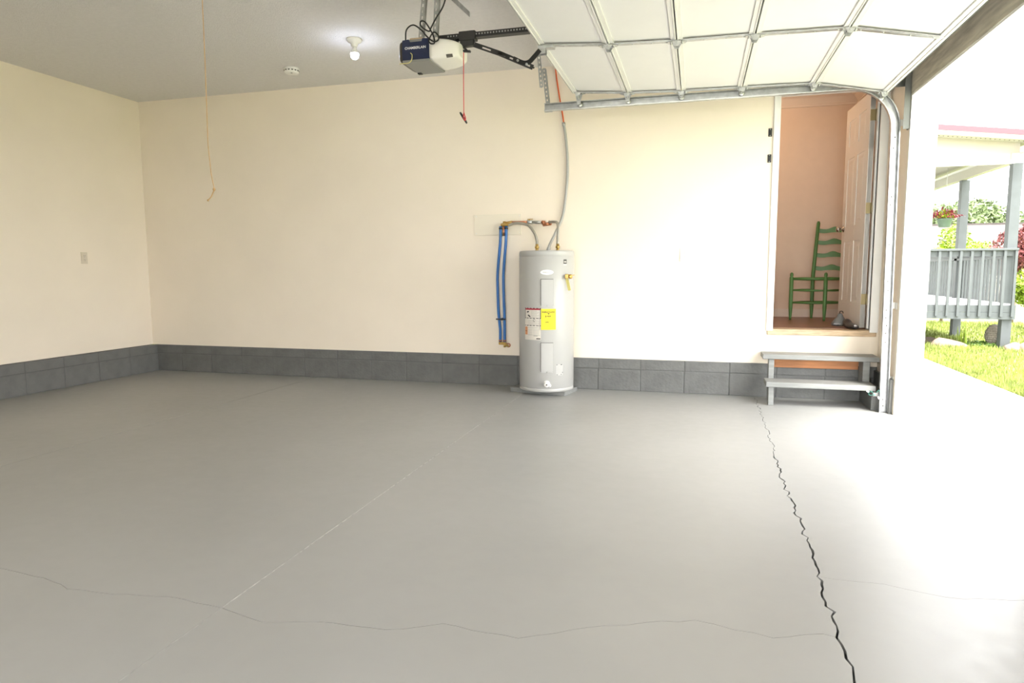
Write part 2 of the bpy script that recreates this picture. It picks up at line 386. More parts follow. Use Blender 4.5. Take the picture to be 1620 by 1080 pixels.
# six panel hall door, swung open on the right
dh = Vector((1.350, D+.10, 0)); de = Vector((1.318, 6.995, 0)); dd = (de-dh).normalized(); dn = Vector((-dd.y, dd.x, 0))  # dn points to -x
if dn.x > 0: dn = -dn
door = empty('door_1', (dh.x, dh.y, HF), kind='structure')
DW, DT, DZ0, DZ1 = 0.745, 0.040, HF+.012, DZT-.006
def dpt(u, z, n): return dh + dd*u + dn*n + Vector((0, 0, z))
def dbox(mb, u0, u1, z0, z1, n0, n1, bev=0): return mb.obox(dpt((u0+u1)/2, (z0+z1)/2, (n0+n1)/2), dd, dn, (0, 0, 1), u1-u0, n1-n0, z1-z0, bev)
mb = MB(); dbox(mb, 0, DW, DZ0, DZ1, -DT+.006, -.006)
st = [(0, .105), (.325, .42), (DW-.105, DW)]
for s0, s1 in st: dbox(mb, s0, s1, DZ0, DZ1, -DT, 0)
zr = [(DZ0, DZ0+.21), (DZ0+.75, DZ0+.89), (DZ0+1.50, DZ0+1.61), (DZ1-.12, DZ1)]
for z0, z1 in zr: dbox(mb, 0, DW, z0, z1, -DT, -0.0003)
mb.build('slab', DOORW, door)
for (u0, u1) in ((.105, .325), (.42, DW-.105)):
    for z0, z1 in ((zr[0][1], zr[1][0]), (zr[1][1], zr[2][0]), (zr[2][1], zr[3][0])):
        p = MB()
        for n0, n1 in ((-.006, -.001),):
            a = [dpt(u0+.022, z0+.022, n0), dpt(u1-.022, z0+.022, n0), dpt(u1-.022, z1-.022, n0), dpt(u0+.022, z1-.022, n0)]
            c = [dpt(u0+.05, z0+.05, n1), dpt(u1-.05, z0+.05, n1), dpt(u1-.05, z1-.05, n1), dpt(u0+.05, z1-.05, n1)]
            va = [p.bm.verts.new(q) for q in a]; vc = [p.bm.verts.new(q) for q in c]
            p.bm.faces.new(vc)
            for k in range(4): p.bm.faces.new((va[k], va[(k+1) % 4], vc[(k+1) % 4], vc[k]))
        p.build('raised_panel', DOORW, door)
kz = 1.49
mb = MB().lathe([(0, 0), (.030, 0), (.030, .006), (.012, .012), (.011, .030), (.020, .036), (.027, .048), (.024, .062), (.012, .068), (0, .069)], dpt(DW-.065, kz, 0), 20, dn)
mb.lathe([(0, 0), (.030, 0), (.030, .006), (.012, .012), (.011, .030), (.020, .036), (.027, .048), (.024, .062), (.012, .068), (0, .069)], dpt(DW-.065, kz, -DT), 20, -dn)
mb.build('door_knob', mat('nickel_knob', (0.45, 0.42, 0.38), 0.25, metal=1.0), door)
HINGE = mat('aged_brass_hinge', (0.40, 0.33, 0.18), 0.4, metal=0.8)
for hz in (2.385, 1.625, 0.86):
    mb = MB(); mb.box(DX1-.004, DX1-.0005, D+.066, D+.105, hz-.045, hz+.045)
    dbox(mb, -.0025, -.0002, hz-.045, hz+.045, -DT, -.002)
    mb.tube([(DX1-.008, D+.105, hz-.047), (DX1-.008, D+.105, hz+.047)], .006, 10)
    mb.build('hinge', HINGE, door)
MB().box(DX0, DX0+.002, D+.06, D+.09, 1.46, 1.52).build('latch_strike', BLACK, bpy.data.objects['trim_3'])
for z, lbl in ((2.268, 'black strap catch on wall edge left of the doorway, upper of two'), (2.053, 'black strap catch on wall edge left of the doorway, lower of two')):
    t_ = empty('strike_plate', (0.567, D, z), lbl, 'latch', 'old latch plates beside the doorway')
    MB().box(.553, .582, D-.006, D, z-.034, z+.034, .002).build('plate', BLACK, t_)
    MB().box(.560, .575, D-.020, D-.006, z-.018, z+.018, .003).build('keeper', BLACK, t_)
    for dz in (-.026, .026): MB().lathe([(0, .003), (.005, .002), (.005, 0)], (.567, D-.006, z+dz), 8, (0, -1, 0)).build('screw', GALV, t_)

# ------------------------------------------------------------------ wooden steps
st_ = empty('wooden_steps', (1.0, 5.95, 0), 'two grey painted plank steps on short posts below the raised doorway', 'steps')
def board(name, m, x0, x1, y0, y1, z0, z1, bev=.004): return MB().box(x0, x1, y0, y1, z0, z1, bev).build(name, m, st_)
board('tread', STEPG, 0.555, 1.445, 5.95, D-.006, .362, .403)
board('tread', STEPG, 0.568, 1.380, 5.745, 5.965, .158, .199)
board('post', STEPG, 0.590, 0.632, 5.775, 5.86, 0, .158); board('post', STEPG, 0.604, 0.648, 5.97, 6.04, 0, .362)
board('post', STEPG, 1.330, 1.382, 5.97, D-.05, .158, .362, .003)
board('ledger', CEDAR, 0.645, 1.328, D-.047, D-.008, .272, .352, .003)
for xx in (.62, 1.0, 1.36):
    for yy, zz in ((6.02, .403), (5.80, .199)):
        if xx < 1.37: MB().lathe([(0, .0012), (.004, .001), (.004, 0)], (xx, yy, zz), 8).build('screw_head', GALVD, st_)

# ------------------------------------------------------------------ garage door (raised)
J = [(-1.030, 2.573), (-0.580, 2.538), (-0.157, 2.522), (0.300, 2.516), (0.818, 2.506), (1.314, 2.404)]
GY0, GY1, GYC = OY0+.01, 5.632, 4.41
gd = empty('garage_door', (0.2, GYC, 2.5), 'raised white sectional garage door with steel ribs hanging under the ceiling', 'garage door')
def frame(i):
    a = Vector((J[i][0], 0, J[i][1])); c = Vector((J[i+1][0], 0, J[i+1][1])); d = (c-a).normalized(); n = Vector((-d.z, 0, d.x))
    if n.z < 0: n = -n
    return a, c, d, n
for i in range(5):
    a, c, d, n = frame(i); L = (c-a).length; g = .004
    def P(u, yy, h_): return a + d*u + n*h_ + Vector((0, yy, 0))
    def gbox(mb, u0, u1, y0, y1, h0, h1, bev=0): return mb.obox(P((u0+u1)/2, (y0+y1)/2, (h0+h1)/2), d, (0, 1, 0), n, u1-u0, y1-y0, h1-h0, bev)
    mb = MB(); gbox(mb, g, L-g, GY0, GY1, .012, .048)
    s = mb.build('section', PANEL, gd)
    for u0, u1 in ((g, .036), (L-.036, L-g)):
        mb = MB(); gbox(mb, u0, u1, GY0, GY1, .002, .0125, .002)
        ue = u0+.004 if u0 < .01 else u1-.004
        gbox(mb, ue-.0035, ue+.0035, GY0, GY1, -.004, .003, .001)
        mb.build('edge_rail', RAILW, s)
    for yc, wd in ((GYC, .052), (GY1-.022, .044), (GY0+.022, .044)):
        mb = MB(); gbox(mb, g+.002, L-g-.002, yc-wd/2, yc+wd/2, -.0015, .0030, .001)
        gbox(mb, g+.03, L-g-.03, yc-wd*.28, yc+wd*.28, -.0045, -.0010, .001)
        for u in (.06, L*.36, L*.64, L-.06):
            mb.lathe([(.006, 0), (.005, .003), (0, .004)], P(u, yc, -.0045), 6, -n)
        mb.build('stile', GALV, s)
    for yc in (GYC-1.0, GYC-.35, GYC+.35, GYC+1.0): pass
    if i == 4:
        mb = MB(); gbox(mb, L-.004, L+.006, GY0, GY1, .0, .05, .002); mb.build('bottom_rail', RAILW, s)
        mb = MB()
        for k in range(1):
            gbox(mb, L+.006, L+.022, GY0, GY1, .010, .046, .006)
        mb.build('bottom_seal', RUBBER, s)
    if i == 0:
        mb = MB(); gbox(mb, -.004, g, GY0, GY1, .0, .05, .001)
        mb.build('top_channel', GALVD, s)
TRZ = 2.490; TRY = 5.70
roller_mesh = {}
def hinge_at(i, yc, end, name='hinge'):
    x, z = J[i]; mb = MB()
    if i == 0: x += .05; z -= .003
    if i == 5: x -= .02; z += .003
    k = min(i, 4); a, c, d, n = frame(k if i < 5 else 4)
    if 0 < i < 5:
        a1, c1, d1, n1 = frame(i-1); d = (d+d1).normalized(); n = (n+n1).normalized()
    o = Vector((x, yc, z))
    def H(u, v, h_): return o + d*u + Vector((0, v, 0)) + n*h_
    for s_ in (-1, 1):                      # two leaves, each a tapered plate with flanges
        if (i == 0 and s_ < 0) or (i == 5 and s_ > 0): continue
        poly = [H(s_*.004, -.036, -.006), H(s_*.004, .036, -.006), H(s_*.052, .020, -.006), H(s_*.060, 0, -.006), H(s_*.052, -.020, -.006)]
        mb.prism(poly, -n*.003)
        for v in (-.018, .018): mb.lathe([(.007, 0), (.007, .004), (0, .006)], H(s_*.034, v*.7, -.009), 6, -n)
    mb.tube([H(0, -.040, -.012), H(0, .040, -.012)], .0085, 8)
    for v in (-.030, .030):
        mb.prism([H(-.026, v-.0015, -.008), H(.026, v-.0015, -.008), H(.012, v-.0015, -.036), H(-.012, v-.0015, -.036)], (0, .003, 0))
    hg = mb.build(name, GALV, gd)
    if end:
        s_ = 1 if yc > GYC else -1; rz = TRZ if i < 5 else z-.022
        ty = TRY if s_ > 0 else 2*GYC - TRY
        rm = MB()
        rc = Vector((x, ty - s_*.012, rz))
        if i == 5: rc.x += .0
        rm.tube([H(0, -s_*.02, -.03), Vector((rc.x, yc+s_*.02, (rc.z+z-.03)/2)), rc], .0055, 8)
        rm.lathe([(0, -.007), (.016, -.007), (.021, -.004), (.021, .004), (.016, .007), (0, .007)], rc, 16, (0, s_, 0))
        ro = rm.build('roller', GALV, hg)
        lb = MB(); lo = min(rz, z)+.0; 
        lb.prism([H(-.030, s_*.020, -.008), H(.030, s_*.020, -.008), Vector((x+.012, yc+s_*.020, rz-.010)), Vector((x-.012, yc+s_*.020, rz-.010))], (0, .003, 0))
        lb.build('roller_bracket', GALV, hg)
for i in range(6):
    hinge_at(i, GY1-.022, True, 'hinge' if 0 < i < 5 else 'corner_bracket'); hinge_at(i, GY0+.022, True, 'hinge' if 0 < i < 5 else 'corner_bracket')
    if 0 < i < 5: hinge_at(i, GYC, False)
# arm bracket on the top section
mb = MB().box(-1.035, -.93, GYC-.03, GYC+.03, 2.548, 2.566, .003).box(-1.035, -.985, GYC-.022, GYC-.018, 2.515, 2.55).box(-1.035, -.985, GYC+.018, GYC+.022, 2.515, 2.55)
mb.build('arm_bracket', GALV, gd)

# ------------------------------------------------------------------ tracks
def perf(mb, p0, p1, wd, side, th=.0025, pitch=.035):
    """flat strip with a row of real slots"""
    p0 = Vector(p0); p1 = Vector(p1); d = (p1-p0).normalized(); sd = Vector(side); sd = (sd-d*sd.dot(d)).normalized()
    e = wd*.34
    for s_ in (-1, 1): mb.bar(p0+sd*s_*(wd/2-e/2), p1+sd*s_*(wd/2-e/2), e, th, sd)
    L = (p1-p0).length; n = max(1, int(L/pitch))
    for k in range(n+1):
        q = p0+d*min(L-.006, max(.006, k*L/n)); mb.bar(q-d*pitch*.28, q+d*pitch*.28, wd*.36, th, sd)
    return mb
def track(yc, s_, label):
    """s_=+1: open side faces -y"""
    T = empty('door_track', (1.41, yc, 0), label, 'track', 'garage door tracks')
    prof = [(.024, -.036), (.030, -.036), (.030, -.004), (.026, 0), (-.026, 0), (-.030, -.004), (-.030, -.036), (-.024, -.036)]
    path = []
    up_ = Vector((0, 0, 1)); Y = Vector((0, s_, 0))
    R_ = .33
    path.append((Vector((1.428, yc+s_*.02, .003)), Vector((1, 0, .01)), Y))
    zc = TRZ-R_; xc = 1.402-R_
    path.append((Vector((1.402, yc+s_*.02, zc)), Vector((1, 0, .01)), Y))
    for k in range(1, 11):
        a = math.pi/2*k/10
        path.append((Vector((xc+R_*math.cos(a), yc+s_*.02, zc+R_*math.sin(a))), Vector((math.cos(a), 0, math.sin(a))), Y))
    vert = path[:2]; rest = path[1:]
    rest.append((Vector((-1.285, yc+s_*.02, TRZ)), Vector((0, 0, 1)), Y))
    for nm, pth in (('vertical_track', vert), ('horizontal_track', rest)):
        mb = MB(); mb.sweep(pth, prof)
        o = mb.build(nm, GALV, T)
        so = o.modifiers.new('thickness', 'SOLIDIFY'); so.thickness = .002; so.offset = 1
    sl = MB()
    for z in (.05, .10, .55, .62, .68, .74, .80, .95, 1.02, 1.30, 1.6, 1.66, 2.02, 2.10):
        xx = 1.428-(z/2.16)*.026
        sl.obox((xx+random.uniform(-.006, .006), yc+s_*.0185, z), (1, 0, 0), (0, 1, 0), (0, 0, 1), .008, .002, .012)
    sl.build('slot', SLOT, T, 'stuff')
    for z in (2.205, .835, .262):                     # jamb brackets
        mb = MB(); xx = 1.428-(z/2.16)*.026
        mb.box(xx-.02, XR-.002, yc+s_*.024, yc+s_*.028, z-.024, z+.024).box(XR-.006, XR-.002, yc+s_*.024-.05*(s_ > 0), yc+s_*.024+.05*(s_ < 0), z-.024, z+.024)
        mb.tube([(xx, yc+s_*.018, z), (xx, yc+s_*.034, z)], .008, 8)
        mb.build('jamb_bracket', PLASTW, T)
    mb = MB(); perf(mb, (XR-.006, yc-s_*.045, 2.14), (XR-.006, yc-s_*.045, 2.62), .05, (0, 1, 0)); mb.box(XR-.045, XR-.004, yc-s_*.072-.0015, yc-s_*.072+.0015, 2.14, 2.62)
    mb.box(XR-.10, XR-.004, yc-s_*.0-.002, yc+.002, 2.46, 2.53)
    mb.build('flag_angle', mat('shaded_zinc', (0.16, 0.165, 0.155), 0.6, metal=0.5), T)  # shade on the inward-facing angle put into a darker steel colour
    if s_ > 0:
        mb = MB(); perf(mb, (-1.262, yc+.03, 2.505), (-1.300, yc+.03, 2.82), .032, (1, 0, 0)); mb.bar((-1.247, yc+.045, 2.505), (-1.285, yc+.045, 2.82), .03, .0025, (0, 1, 0))
        mb.build('hanger_angle', GALVD, T)
        mb = MB(); perf(mb, (-1.318, yc+.024, 2.665), (-1.345, yc+.024, HC), .032, (1, 0, 0)); mb.build('hanger_strap', GALVD, T)
    else:
        mb = MB(); perf(mb, (-1.262, yc-.03, 2.505), (-1.300, yc-.03, HC), .032, (1, 0, 0)); mb.build('hanger_angle', GALVD, T)
    mb = MB().box(-1.29, -1.22, yc+s_*.022, yc+s_*.026, TRZ-.035, TRZ+.03); mb.build('end_plate', GALV, T)
track(TRY, 1, 'galvanised garage door track along the back wall, curving down beside the steps')
track(2*GYC-TRY, -1, 'galvanised garage door track on the near side of the raised door')

# ------------------------------------------------------------------ opener
op = empty('garage_door_opener', (-1.75, GYC, 2.5), 'blue and white ceiling mounted garage door opener with black rail', 'opener')
mx0, mx1, my0, my1, mz0, mz1 = -1.935, -1.742, 4.262, 4.55, 2.502, 2.645
MB().box(mx0, mx1, my0+.012, my1, mz0+.012, mz1).build('motor_body', GREYP, op)
MB().prism([(mx0, my0, mz0+.010), (mx1, my0, mz0+.010), (mx1, my0-.004, mz0+.06), (mx1, my0+.002, mz1-.005), (mx1-.05, my0+.004, mz1), (mx1-.055, my0+.004, mz1-.018), (mx0+.055, my0+.004, mz1-.018), (mx0+.045, my0+.003, mz1), (mx0, my0+.002, mz1-.004), (mx0, my0-.004, mz0+.06)], (0, .014, 0)).build('blue_faceplate', NAVY, op)
MB().box(mx0, mx1, my0-.002, my1, mz0-.004, mz0+.010, .004).build('bottom_cover', GREYP, op)
MB().box(mx0+.004, mx0+.034, my1-.05, my1-.02, mz0-.012, mz0-.003, .003).build('learn_button_cap', RUBBER, op)
# dark brown end lens (left) and milky lens (right), rounded towards the ends
def lens(x0, x1, m, name, s_):
    mb = MB(); rows = []
    n = 8; yc = (my0+my1)/2; zc = (mz0+mz1)/2
    for k in range(n+1):
        u = k/n; sc_ = math.sqrt(max(0.0, 1-(u*.86)**2.4)); yr = (my1-my0)/2*sc_; zr_ = (mz1-mz0)/2*(sc_*.9+.1 if u > 0 else 1)
        xx = x0+(x1-x0)*u; row = []
        for q in range(24):
            a = 2*math.pi*q/24; cx_, sx_ = math.cos(a), math.sin(a); e = .32
            row.append(mb.bm.verts.new((xx, yc+yr*math.copysign(abs(cx_)**e, cx_), zc+zr_*math.copysign(abs(sx_)**e, sx_))))
        rows.append(row)
    for A, B in zip(rows, rows[1:]):
        for q in range(24):
            f = mb.bm.faces.new((A[q], A[(q+1) % 24], B[(q+1) % 24], B[q])); f.smooth = True
    mb.bm.faces.new(rows[0]); mb.bm.faces.new(rows[-1])
    return mb.build(name, m, op)
lens(mx0, mx0-.045, BROWNP, 'end_lens', -1); L_ = lens(mx1, -1.555, LENS, 'light_lens', 1)
mb = MB()
def lpt(u, a):
    e = .32; sc_ = math.sqrt(max(0.0, 1-(u*.86)**2.4)); ca, sa = math.cos(a), math.sin(a)
    return Vector((mx1+(-1.555-mx1)*u, (my0+my1)/2+(my1-my0)/2*sc_*math.copysign(abs(ca)**e, ca)*1.006, (mz0+mz1)/2+(mz1-mz0)/2*(sc_*.9+.1)*math.copysign(abs(sa)**e, sa)*1.006))
for k in range(5):
    a = math.pi*(1.10+.035*k)
    p, q = lpt(.60, a), lpt(.80, a); mb.tube([p, (p+q)/2+(lpt(.7, a)-(p+q)/2), q], .0035, 6)
mb.build('vent_slot', SLOT, L_, 'stuff')
text_on('brand_lettering', 'CHAMBERLAIN', .0225, PRINTW, op, lambda x, y: ((mx0+mx1)/2+x, my0-.0062, mz0+.083+y))
MB().box(mx0+.048, mx1-.052, my0+.016, my0+.018, mz1-.02, mz1+.010).box(mx0+.048, mx1-.052, my0+.016, my0+.06, mz1-.001, mz1+.002).build('mounting_tab', mat('tan_zinc', (0.55, 0.42, 0.28), 0.4, metal=0.7), op)
mb = MB(); mb.tube(crv([(-1.872, my0-.008, mz0+.052), (-1.858, my0-.016, mz0+.035), (-1.862, my0-.016, mz0+.005), (-1.885, my0-.012, mz0-.012), (-1.94, my0-.004, mz0-.010), (-1.965, my0+.02, mz0-.004)]), .0028, 6); mb.build('antenna_wire', mat('pale_yellow_wire', (0.62, 0.55, 0.22), 0.5), op)
RZ = 2.678
mb = MB().box(-1.73, XR-.004, GYC-.019, GYC+.019, RZ-.012, RZ+.018, .002).box(-1.73, XR-.004, GYC-.026, GYC+.026, RZ-.018, RZ-.012)
mb.build('rail', BLACK, op)
mb = MB()
for k in range(60): mb.box(-1.66+k*.020, -1.652+k*.020, GYC-.0215, GYC-.019, RZ-.001, RZ+.008)
mb.build('rail_tooth', GALVD, op, 'stuff')
MB().box(-1.76, -1.60, GYC-.035, GYC+.035, mz1-.002, mz1+.020, .004).build('rail_saddle', BLACK, op)
tl = MB().box(-1.578, -1.462, GYC-.034, GYC+.034, RZ-.032, RZ+.026, .006).box(-1.572, -1.478, GYC-.026, GYC+.026, RZ-.068, RZ-.030, .006).build('trolley', BLACK, op)
MB().bar((-1.560, GYC, RZ-.060), (-1.525, GYC, RZ-.098), .02, .014).bar((-1.565, GYC, RZ-.092), (-1.505, GYC, RZ-.100), .02, .012).build('release_lever', BLACK, tl)
mb = MB(); perf(mb, (-1.475, GYC-.012, RZ-.062), (-1.30, GYC-.012, 2.545), .032, (0, 0, 1), .006, .2); perf(mb, (-1.30, GYC-.012, 2.545), (-1.070, GYC-.012, 2.436), .032, (0, 0, 1), .006, .055)
mb.build('straight_arm', BLACK, op)
mb = MB()
cp_ = crv([(-1.20, GYC-.020, 2.500), (-1.135, GYC-.020, 2.468), (-1.095, GYC-.020, 2.470), (-1.062, GYC-.020, 2.498), (-1.022, GYC-.020, 2.538)], 6)
for a, c in zip(cp_, cp_[1:]): mb.bar(a - (c-a)*.15, c + (c-a)*.15, .030, .006, (c-a).cross(Vector((0, 1, 0))))
mb.build('curved_arm', BLACK, op)
for xx, zz in ((-1.17, 2.485), (-1.11, 2.456)):
    MB().lathe([(0, .007), (.009, .006), (.009, 0)], (xx, GYC-.023, zz), 6, (0, -1, 0)).build('bolt', GALV, op)
for (a, c, yy) in (((-1.822, 2.655), (-1.790, HC), my0+.045), ((-1.722, 2.66), (-1.700, HC), my0+.05)):
    mb = MB(); perf(mb, (a[0], yy, a[1]), (c[0], yy, c[1]), .030, (1, 0, 0)); mb.bar((a[0]+.016, yy+.015, a[1]), (c[0]+.016, yy+.015, c[1]), .03, .0025, (0, 1, 0)); mb.build('hanger_strap', GALVD, op)
mb = MB(); perf(mb, (-1.69, 3.9, HC-.003), (-1.64, 4.74, HC-.003), .034, (1, 0, 0)); mb.bar((-1.672, 3.9, HC-.020), (-1.622, 4.74, HC-.020), .036, .003, (0, 0, 1)); mb.build('ceiling_angle', GALVD, op)
pc = crv([(-1.915, my0+.012, mz1-.004), (-1.895, my0-.015, 2.700), (-1.845, my0-.02, 2.725), (-1.79, my0-.02, 2.690), (-1.745, my0-.02, 2.640), (-1.706, my0-.018, 2.610), (-1.672, my0-.02, 2.612), (-1.668, my0-.02, 2.640),
          (-1.700, my0-.022, 2.665), (-1.735, my0-.02, 2.620), (-1.72, my0-.024, 2.595), (-1.695, my0-.022, 2.600), (-1.705, my0-.025, 2.650), (-1.755, my0-.02, 2.730), (-1.79, my0-.016, 2.745), (-1.792, my0-.012, 2.715),
          (-1.735, my0-.02, 2.675), (-1.722, my0-.01, 2.70), (-1.690, my0, 2.76), (-1.640, my0+.01, 2.84), (-1.610, my0+.02, HC)], 7)
MB().tube(pc, .0048, 8).build('power_cord', RUBBER, op)
rc_ = empty('release_cord', (-1.557, GYC, 2.15), 'red emergency release cord with black handle hanging from the opener trolley', 'cord')
MB().tube([(-1.553, GYC-.002, RZ-.102), (-1.556, GYC-.002, 2.4), (-1.556, GYC-.002, 2.182)], .0030, 6).build('cord', REDROPE, rc_)
MB().tube(crv([(-1.556, GYC-.002, 2.185), (-1.548, GYC-.012, 2.165), (-1.541, GYC-.012, 2.145), (-1.546, GYC-.012, 2.128), (-1.556, GYC-.012, 2.150), (-1.554, GYC-.008, 2.178), (-1.560, GYC, 2.165), (-1.560, GYC, 2.15)], 5), .0036, 6).build('loop', REDROPE, rc_)
MB().tube([(-1.580, GYC-.01, 2.184), (-1.572, GYC-.01, 2.172), (-1.560, GYC, 2.150), (-1.546, GYC, 2.128), (-1.536, GYC, 2.112)], [.006, .0075, .0085, .0075, .006], 10).build('handle', RUBBER, rc_)

# ------------------------------------------------------------------ ceiling items
lf = empty('bulb_socket_light', (-2.70, 5.03, HC), 'lit bare bulb in a white porcelain ceiling socket', 'ceiling light')
MB().lathe([(0, 0), (.062, 0), (.062, -.008), (.052, -.022), (.030, -.032), (.026, -.055), (.022, -.060), (0, -.060)], (-2.70, 5.03, HC), 28).build('socket', PLASTW, lf)
MB().lathe([(0, -.055), (.014, -.055), (.015, -.072), (.022, -.085), (.0325, -.104), (.0330, -.110), (0, -.110)], (-2.70, 5.03, HC), 24).build('bulb_neck', PLASTW, lf)
MB().lathe([(.0315, -.1102), (.0325, -.122), (.028, -.141), (.015, -.153), (0, -.156)], (-2.70, 5.03, HC), 24).build('bulb', BULB, lf)
sd = empty('smoke_detector', (-3.63, 5.56, HC), 'round white smoke detector on the ceiling left of the bulb', 'smoke detector')
MB().lathe([(0, 0), (.068, 0), (.070, -.012), (.064, -.016), (.066, -.018), (.066, -.036), (.058, -.046), (.030, -.050), (0, -.050)], (-3.63, 5.56, HC), 32).build('housing', PLASTW, sd)
mb = MB()
for k in range(14):
    a = 2*math.pi*k/14; mb.obox((-3.63+.066*math.cos(a), 5.56+.066*math.sin(a), HC-.027), (-math.sin(a), math.cos(a), 0), (math.cos(a), math.sin(a), 0), (0, 0, 1), .016, .003, .010)
mb.build('vent', SLOT, sd, 'stuff')
MB().lathe([(.009, 0), (.008, -.003), (0, -.0035)], (-3.61, 5.53, HC-.050), 10).build('test_button', GREYP, sd)
pr = empty('pull_rope', (-3.12, 3.8, HC), 'thin tan pull rope with knotted end hanging from the ceiling at left', 'rope')
MB().tube([(-3.115, 3.80, HC), (-3.118, 3.80, 2.5), (-3.124, 3.80, 2.15), (-3.128, 3.80, 1.95), (-3.122, 3.80, 1.86), (-3.115, 3.80, 1.76), (-3.098, 3.80, 1.665)], .0028, 6).build('rope', ROPE, pr)
MB().lathe([(0, -.012), (.008, -.006), (.009, .002), (.005, .010), (0, .012)], (-3.098, 3.80, 1.656), 10).build('knot', ROPE, pr)
MB().tube(crv([(-3.098, 3.80, 1.652), (-3.112, 3.802, 1.63), (-3.128, 3.802, 1.606), (-3.148, 3.80, 1.588)]), .0036, 6).lathe([(0, -.008), (.006, -.004), (.006, .004), (0, .008)], (-3.150, 3.80, 1.586), 8).build('frayed_tail', ROPE, pr)

# ------------------------------------------------------------------ outlets
IVORY = mat('ivory_plastic', (0.70, 0.62, 0.50), 0.4)
def outlet(loc, nrm, label, PLASTW=PLASTW):
    n = Vector(nrm); u = Vector((0, 0, 1)); r_ = u.cross(n)
    o = empty('wall_outlet', loc, label, 'outlet', 'wall outlets'); c = Vector(loc)
    MB().obox(c+n*.003, r_, u, n, .072, .116, .006, .002).build('cover_plate', PLASTW, o)
    for dz in (-.020, .020):
        rec = MB(); rec.obox(c+u*dz+n*.0072, r_, u, n, .034, .029, .0026, .001); rr = rec.build('receptacle', PLASTW, o)
        sl = MB()
        for dx in (-.007, .007): sl.obox(c+u*(dz+.004)+r_*dx+n*.0087, r_, u, n, .0025, .009, .0008)
        sl.obox(c+u*(dz-.008)+n*.0087, r_, u, n, .005, .005, .0008); sl.build('slot', SLOT, rr)
    MB().lathe([(.003, 0), (.003, .001), (0, .0015)], c+n*.006, 8, n).build('screw', GALV, o)
outlet((XL, 5.357, 1.255), (1, 0, 0), 'cream duplex outlet on the left wall', IVORY)
outlet((-.116, D, 1.247), (0, -1, 0), 'white duplex outlet on the back wall between heater and doorway')

# ------------------------------------------------------------------ water heater
HX, HY, HR, HZ0, HZ1 = -1.312, 5.914, .248, .040, 1.288
pad = empty('heater_pad', (HX, HY, 0), 'grey painted board on the floor under the water heater', 'board')
pu = Vector((.9797, -.199, 0)).normalized(); pv = Vector((.199, .9797, 0)).normalized()
pcn = Vector((-1.375, 5.805, 0)) + pv*.15
MB().obox(pcn + Vector((0, 0, .0195)), pu, pv, (0, 0, 1), .545, .30, .039, .003).build('plank', STEPG, pad)
MB().obox(pcn - pv*.001 + Vector((0, 0, .010)), pu, pv, (0, 0, 1), .535, .297, .012, .001).build('lower_lip', GREY, pad)
wh = empty('water_heater', (HX, HY, HZ0), 'tall grey cylindrical electric water heater standing against the back wall', 'water heater')
MB().lathe([(0, 0), (HR-.008, 0), (HR-.001, .006), (HR-.001, .028), (HR-.004, .030), (HR, .034), (HR, 1.190), (HR-.003, 1.193), (HR-.003, 1.196), (HR, 1.199), (HR, HZ1-HZ0-.018), (HR-.003, HZ1-HZ0-.006), (HR-.012, HZ1-HZ0), (HR-.05, HZ1-HZ0+.001), (0, HZ1-HZ0+.003)], (HX, HY, HZ0), 96).build('tank', TANK, wh)
A0 = math.atan2(-HY, -HX)           # angle from tank axis towards the camera
def cyl(s_, z, r_):                 # arc length s_ (metres to the right as seen), height z
    a = A0 + s_/HR
    return (HX+r_*math.cos(a), HY+r_*math.sin(a), z)
def patch(name, m, s0, s1, z0, z1, h0, h1, parent=None, n=8, skew=0.0):
    mb = MB(); F = []
    for k in range(n+1):
        s_ = s0+(s1-s0)*k/n; dz = skew*(s_-s0)
        F.append([mb.bm.verts.new(cyl(s_, z0+dz, HR+h0)), mb.bm.verts.new(cyl(s_, z0+dz, HR+h1)), mb.bm.verts.new(cyl(s_, z1+dz, HR+h1)), mb.bm.verts.new(cyl(s_, z1+dz, HR+h0))])
    for A, B in zip(F, F[1:]):
        for q in range(4):
            f = mb.bm.faces.new((A[q], A[(q+1) % 4], B[(q+1) % 4], B[q]))
    mb.bm.faces.new(F[0]); mb.bm.faces.new(F[-1][::-1])
    return mb.build(name, m, parent or wh)
# access covers
for z0, z1 in ((.815, 1.036), (.230, .480)):
    patch('cover_gasket', SEAM, -.053, .059, z0-.006, z1+.005, -.001, .0015)
    cv_ = patch('access_cover', TANKC, -.046, .056, z0, z1, .0, .012)
    patch('cover_lip', TANKC, -.046, .056, z0-.014, z0-.001, .0, .006, cv_)
    MB().lathe([(.005, 0), (.004, .003), (0, .004)], cyl(.004, z0-.008, HR+.006), 8, (math.cos(A0), math.sin(A0), 0)).build('screw', GALVD, cv_)
# white paper warning label block
wl = patch('warning_label', PAPER, -.215, -.050, .505, .787, 0, .0006, None, 10)
def strip(m, s0, s1, z0, z1, par, nm='print'): return patch(nm, m, s0, s1, z0, z1, .0006, .0010, par, 5)
strip(PRINTK, -.214, -.050, .771, .787, wl); patch('print', PRINTR, -.209, -.056, .769, .783, .0009, .0013, wl, 5)
strip(PRINTK, -.214, -.209, .697, .780, wl); strip(PRINTK, -.055, -.050, .697, .780, wl); strip(PRINTK, -.214, -.050, .693, .699, wl)
strip(PRINTK, -.214, -.050, .629, .635, wl); strip(PRINTK, -.120, -.080, .540, .543, wl); strip(PRINTG, -.180, -.060, .545, .548, wl)
strip(PRINTK, -.092, -.054, .512, .521, wl); strip(PRINTO, -.213, -.184, .550, .620, wl); strip(PRINTK, -.210, -.188, .580, .585, wl)
strip(PRINTG, -.180, -.078, .612, .615, wl)
for k in range(7): strip(PRINTG, -.145, -.085+(k % 3)*.010, .704+k*.009, .7065+k*.009, wl)
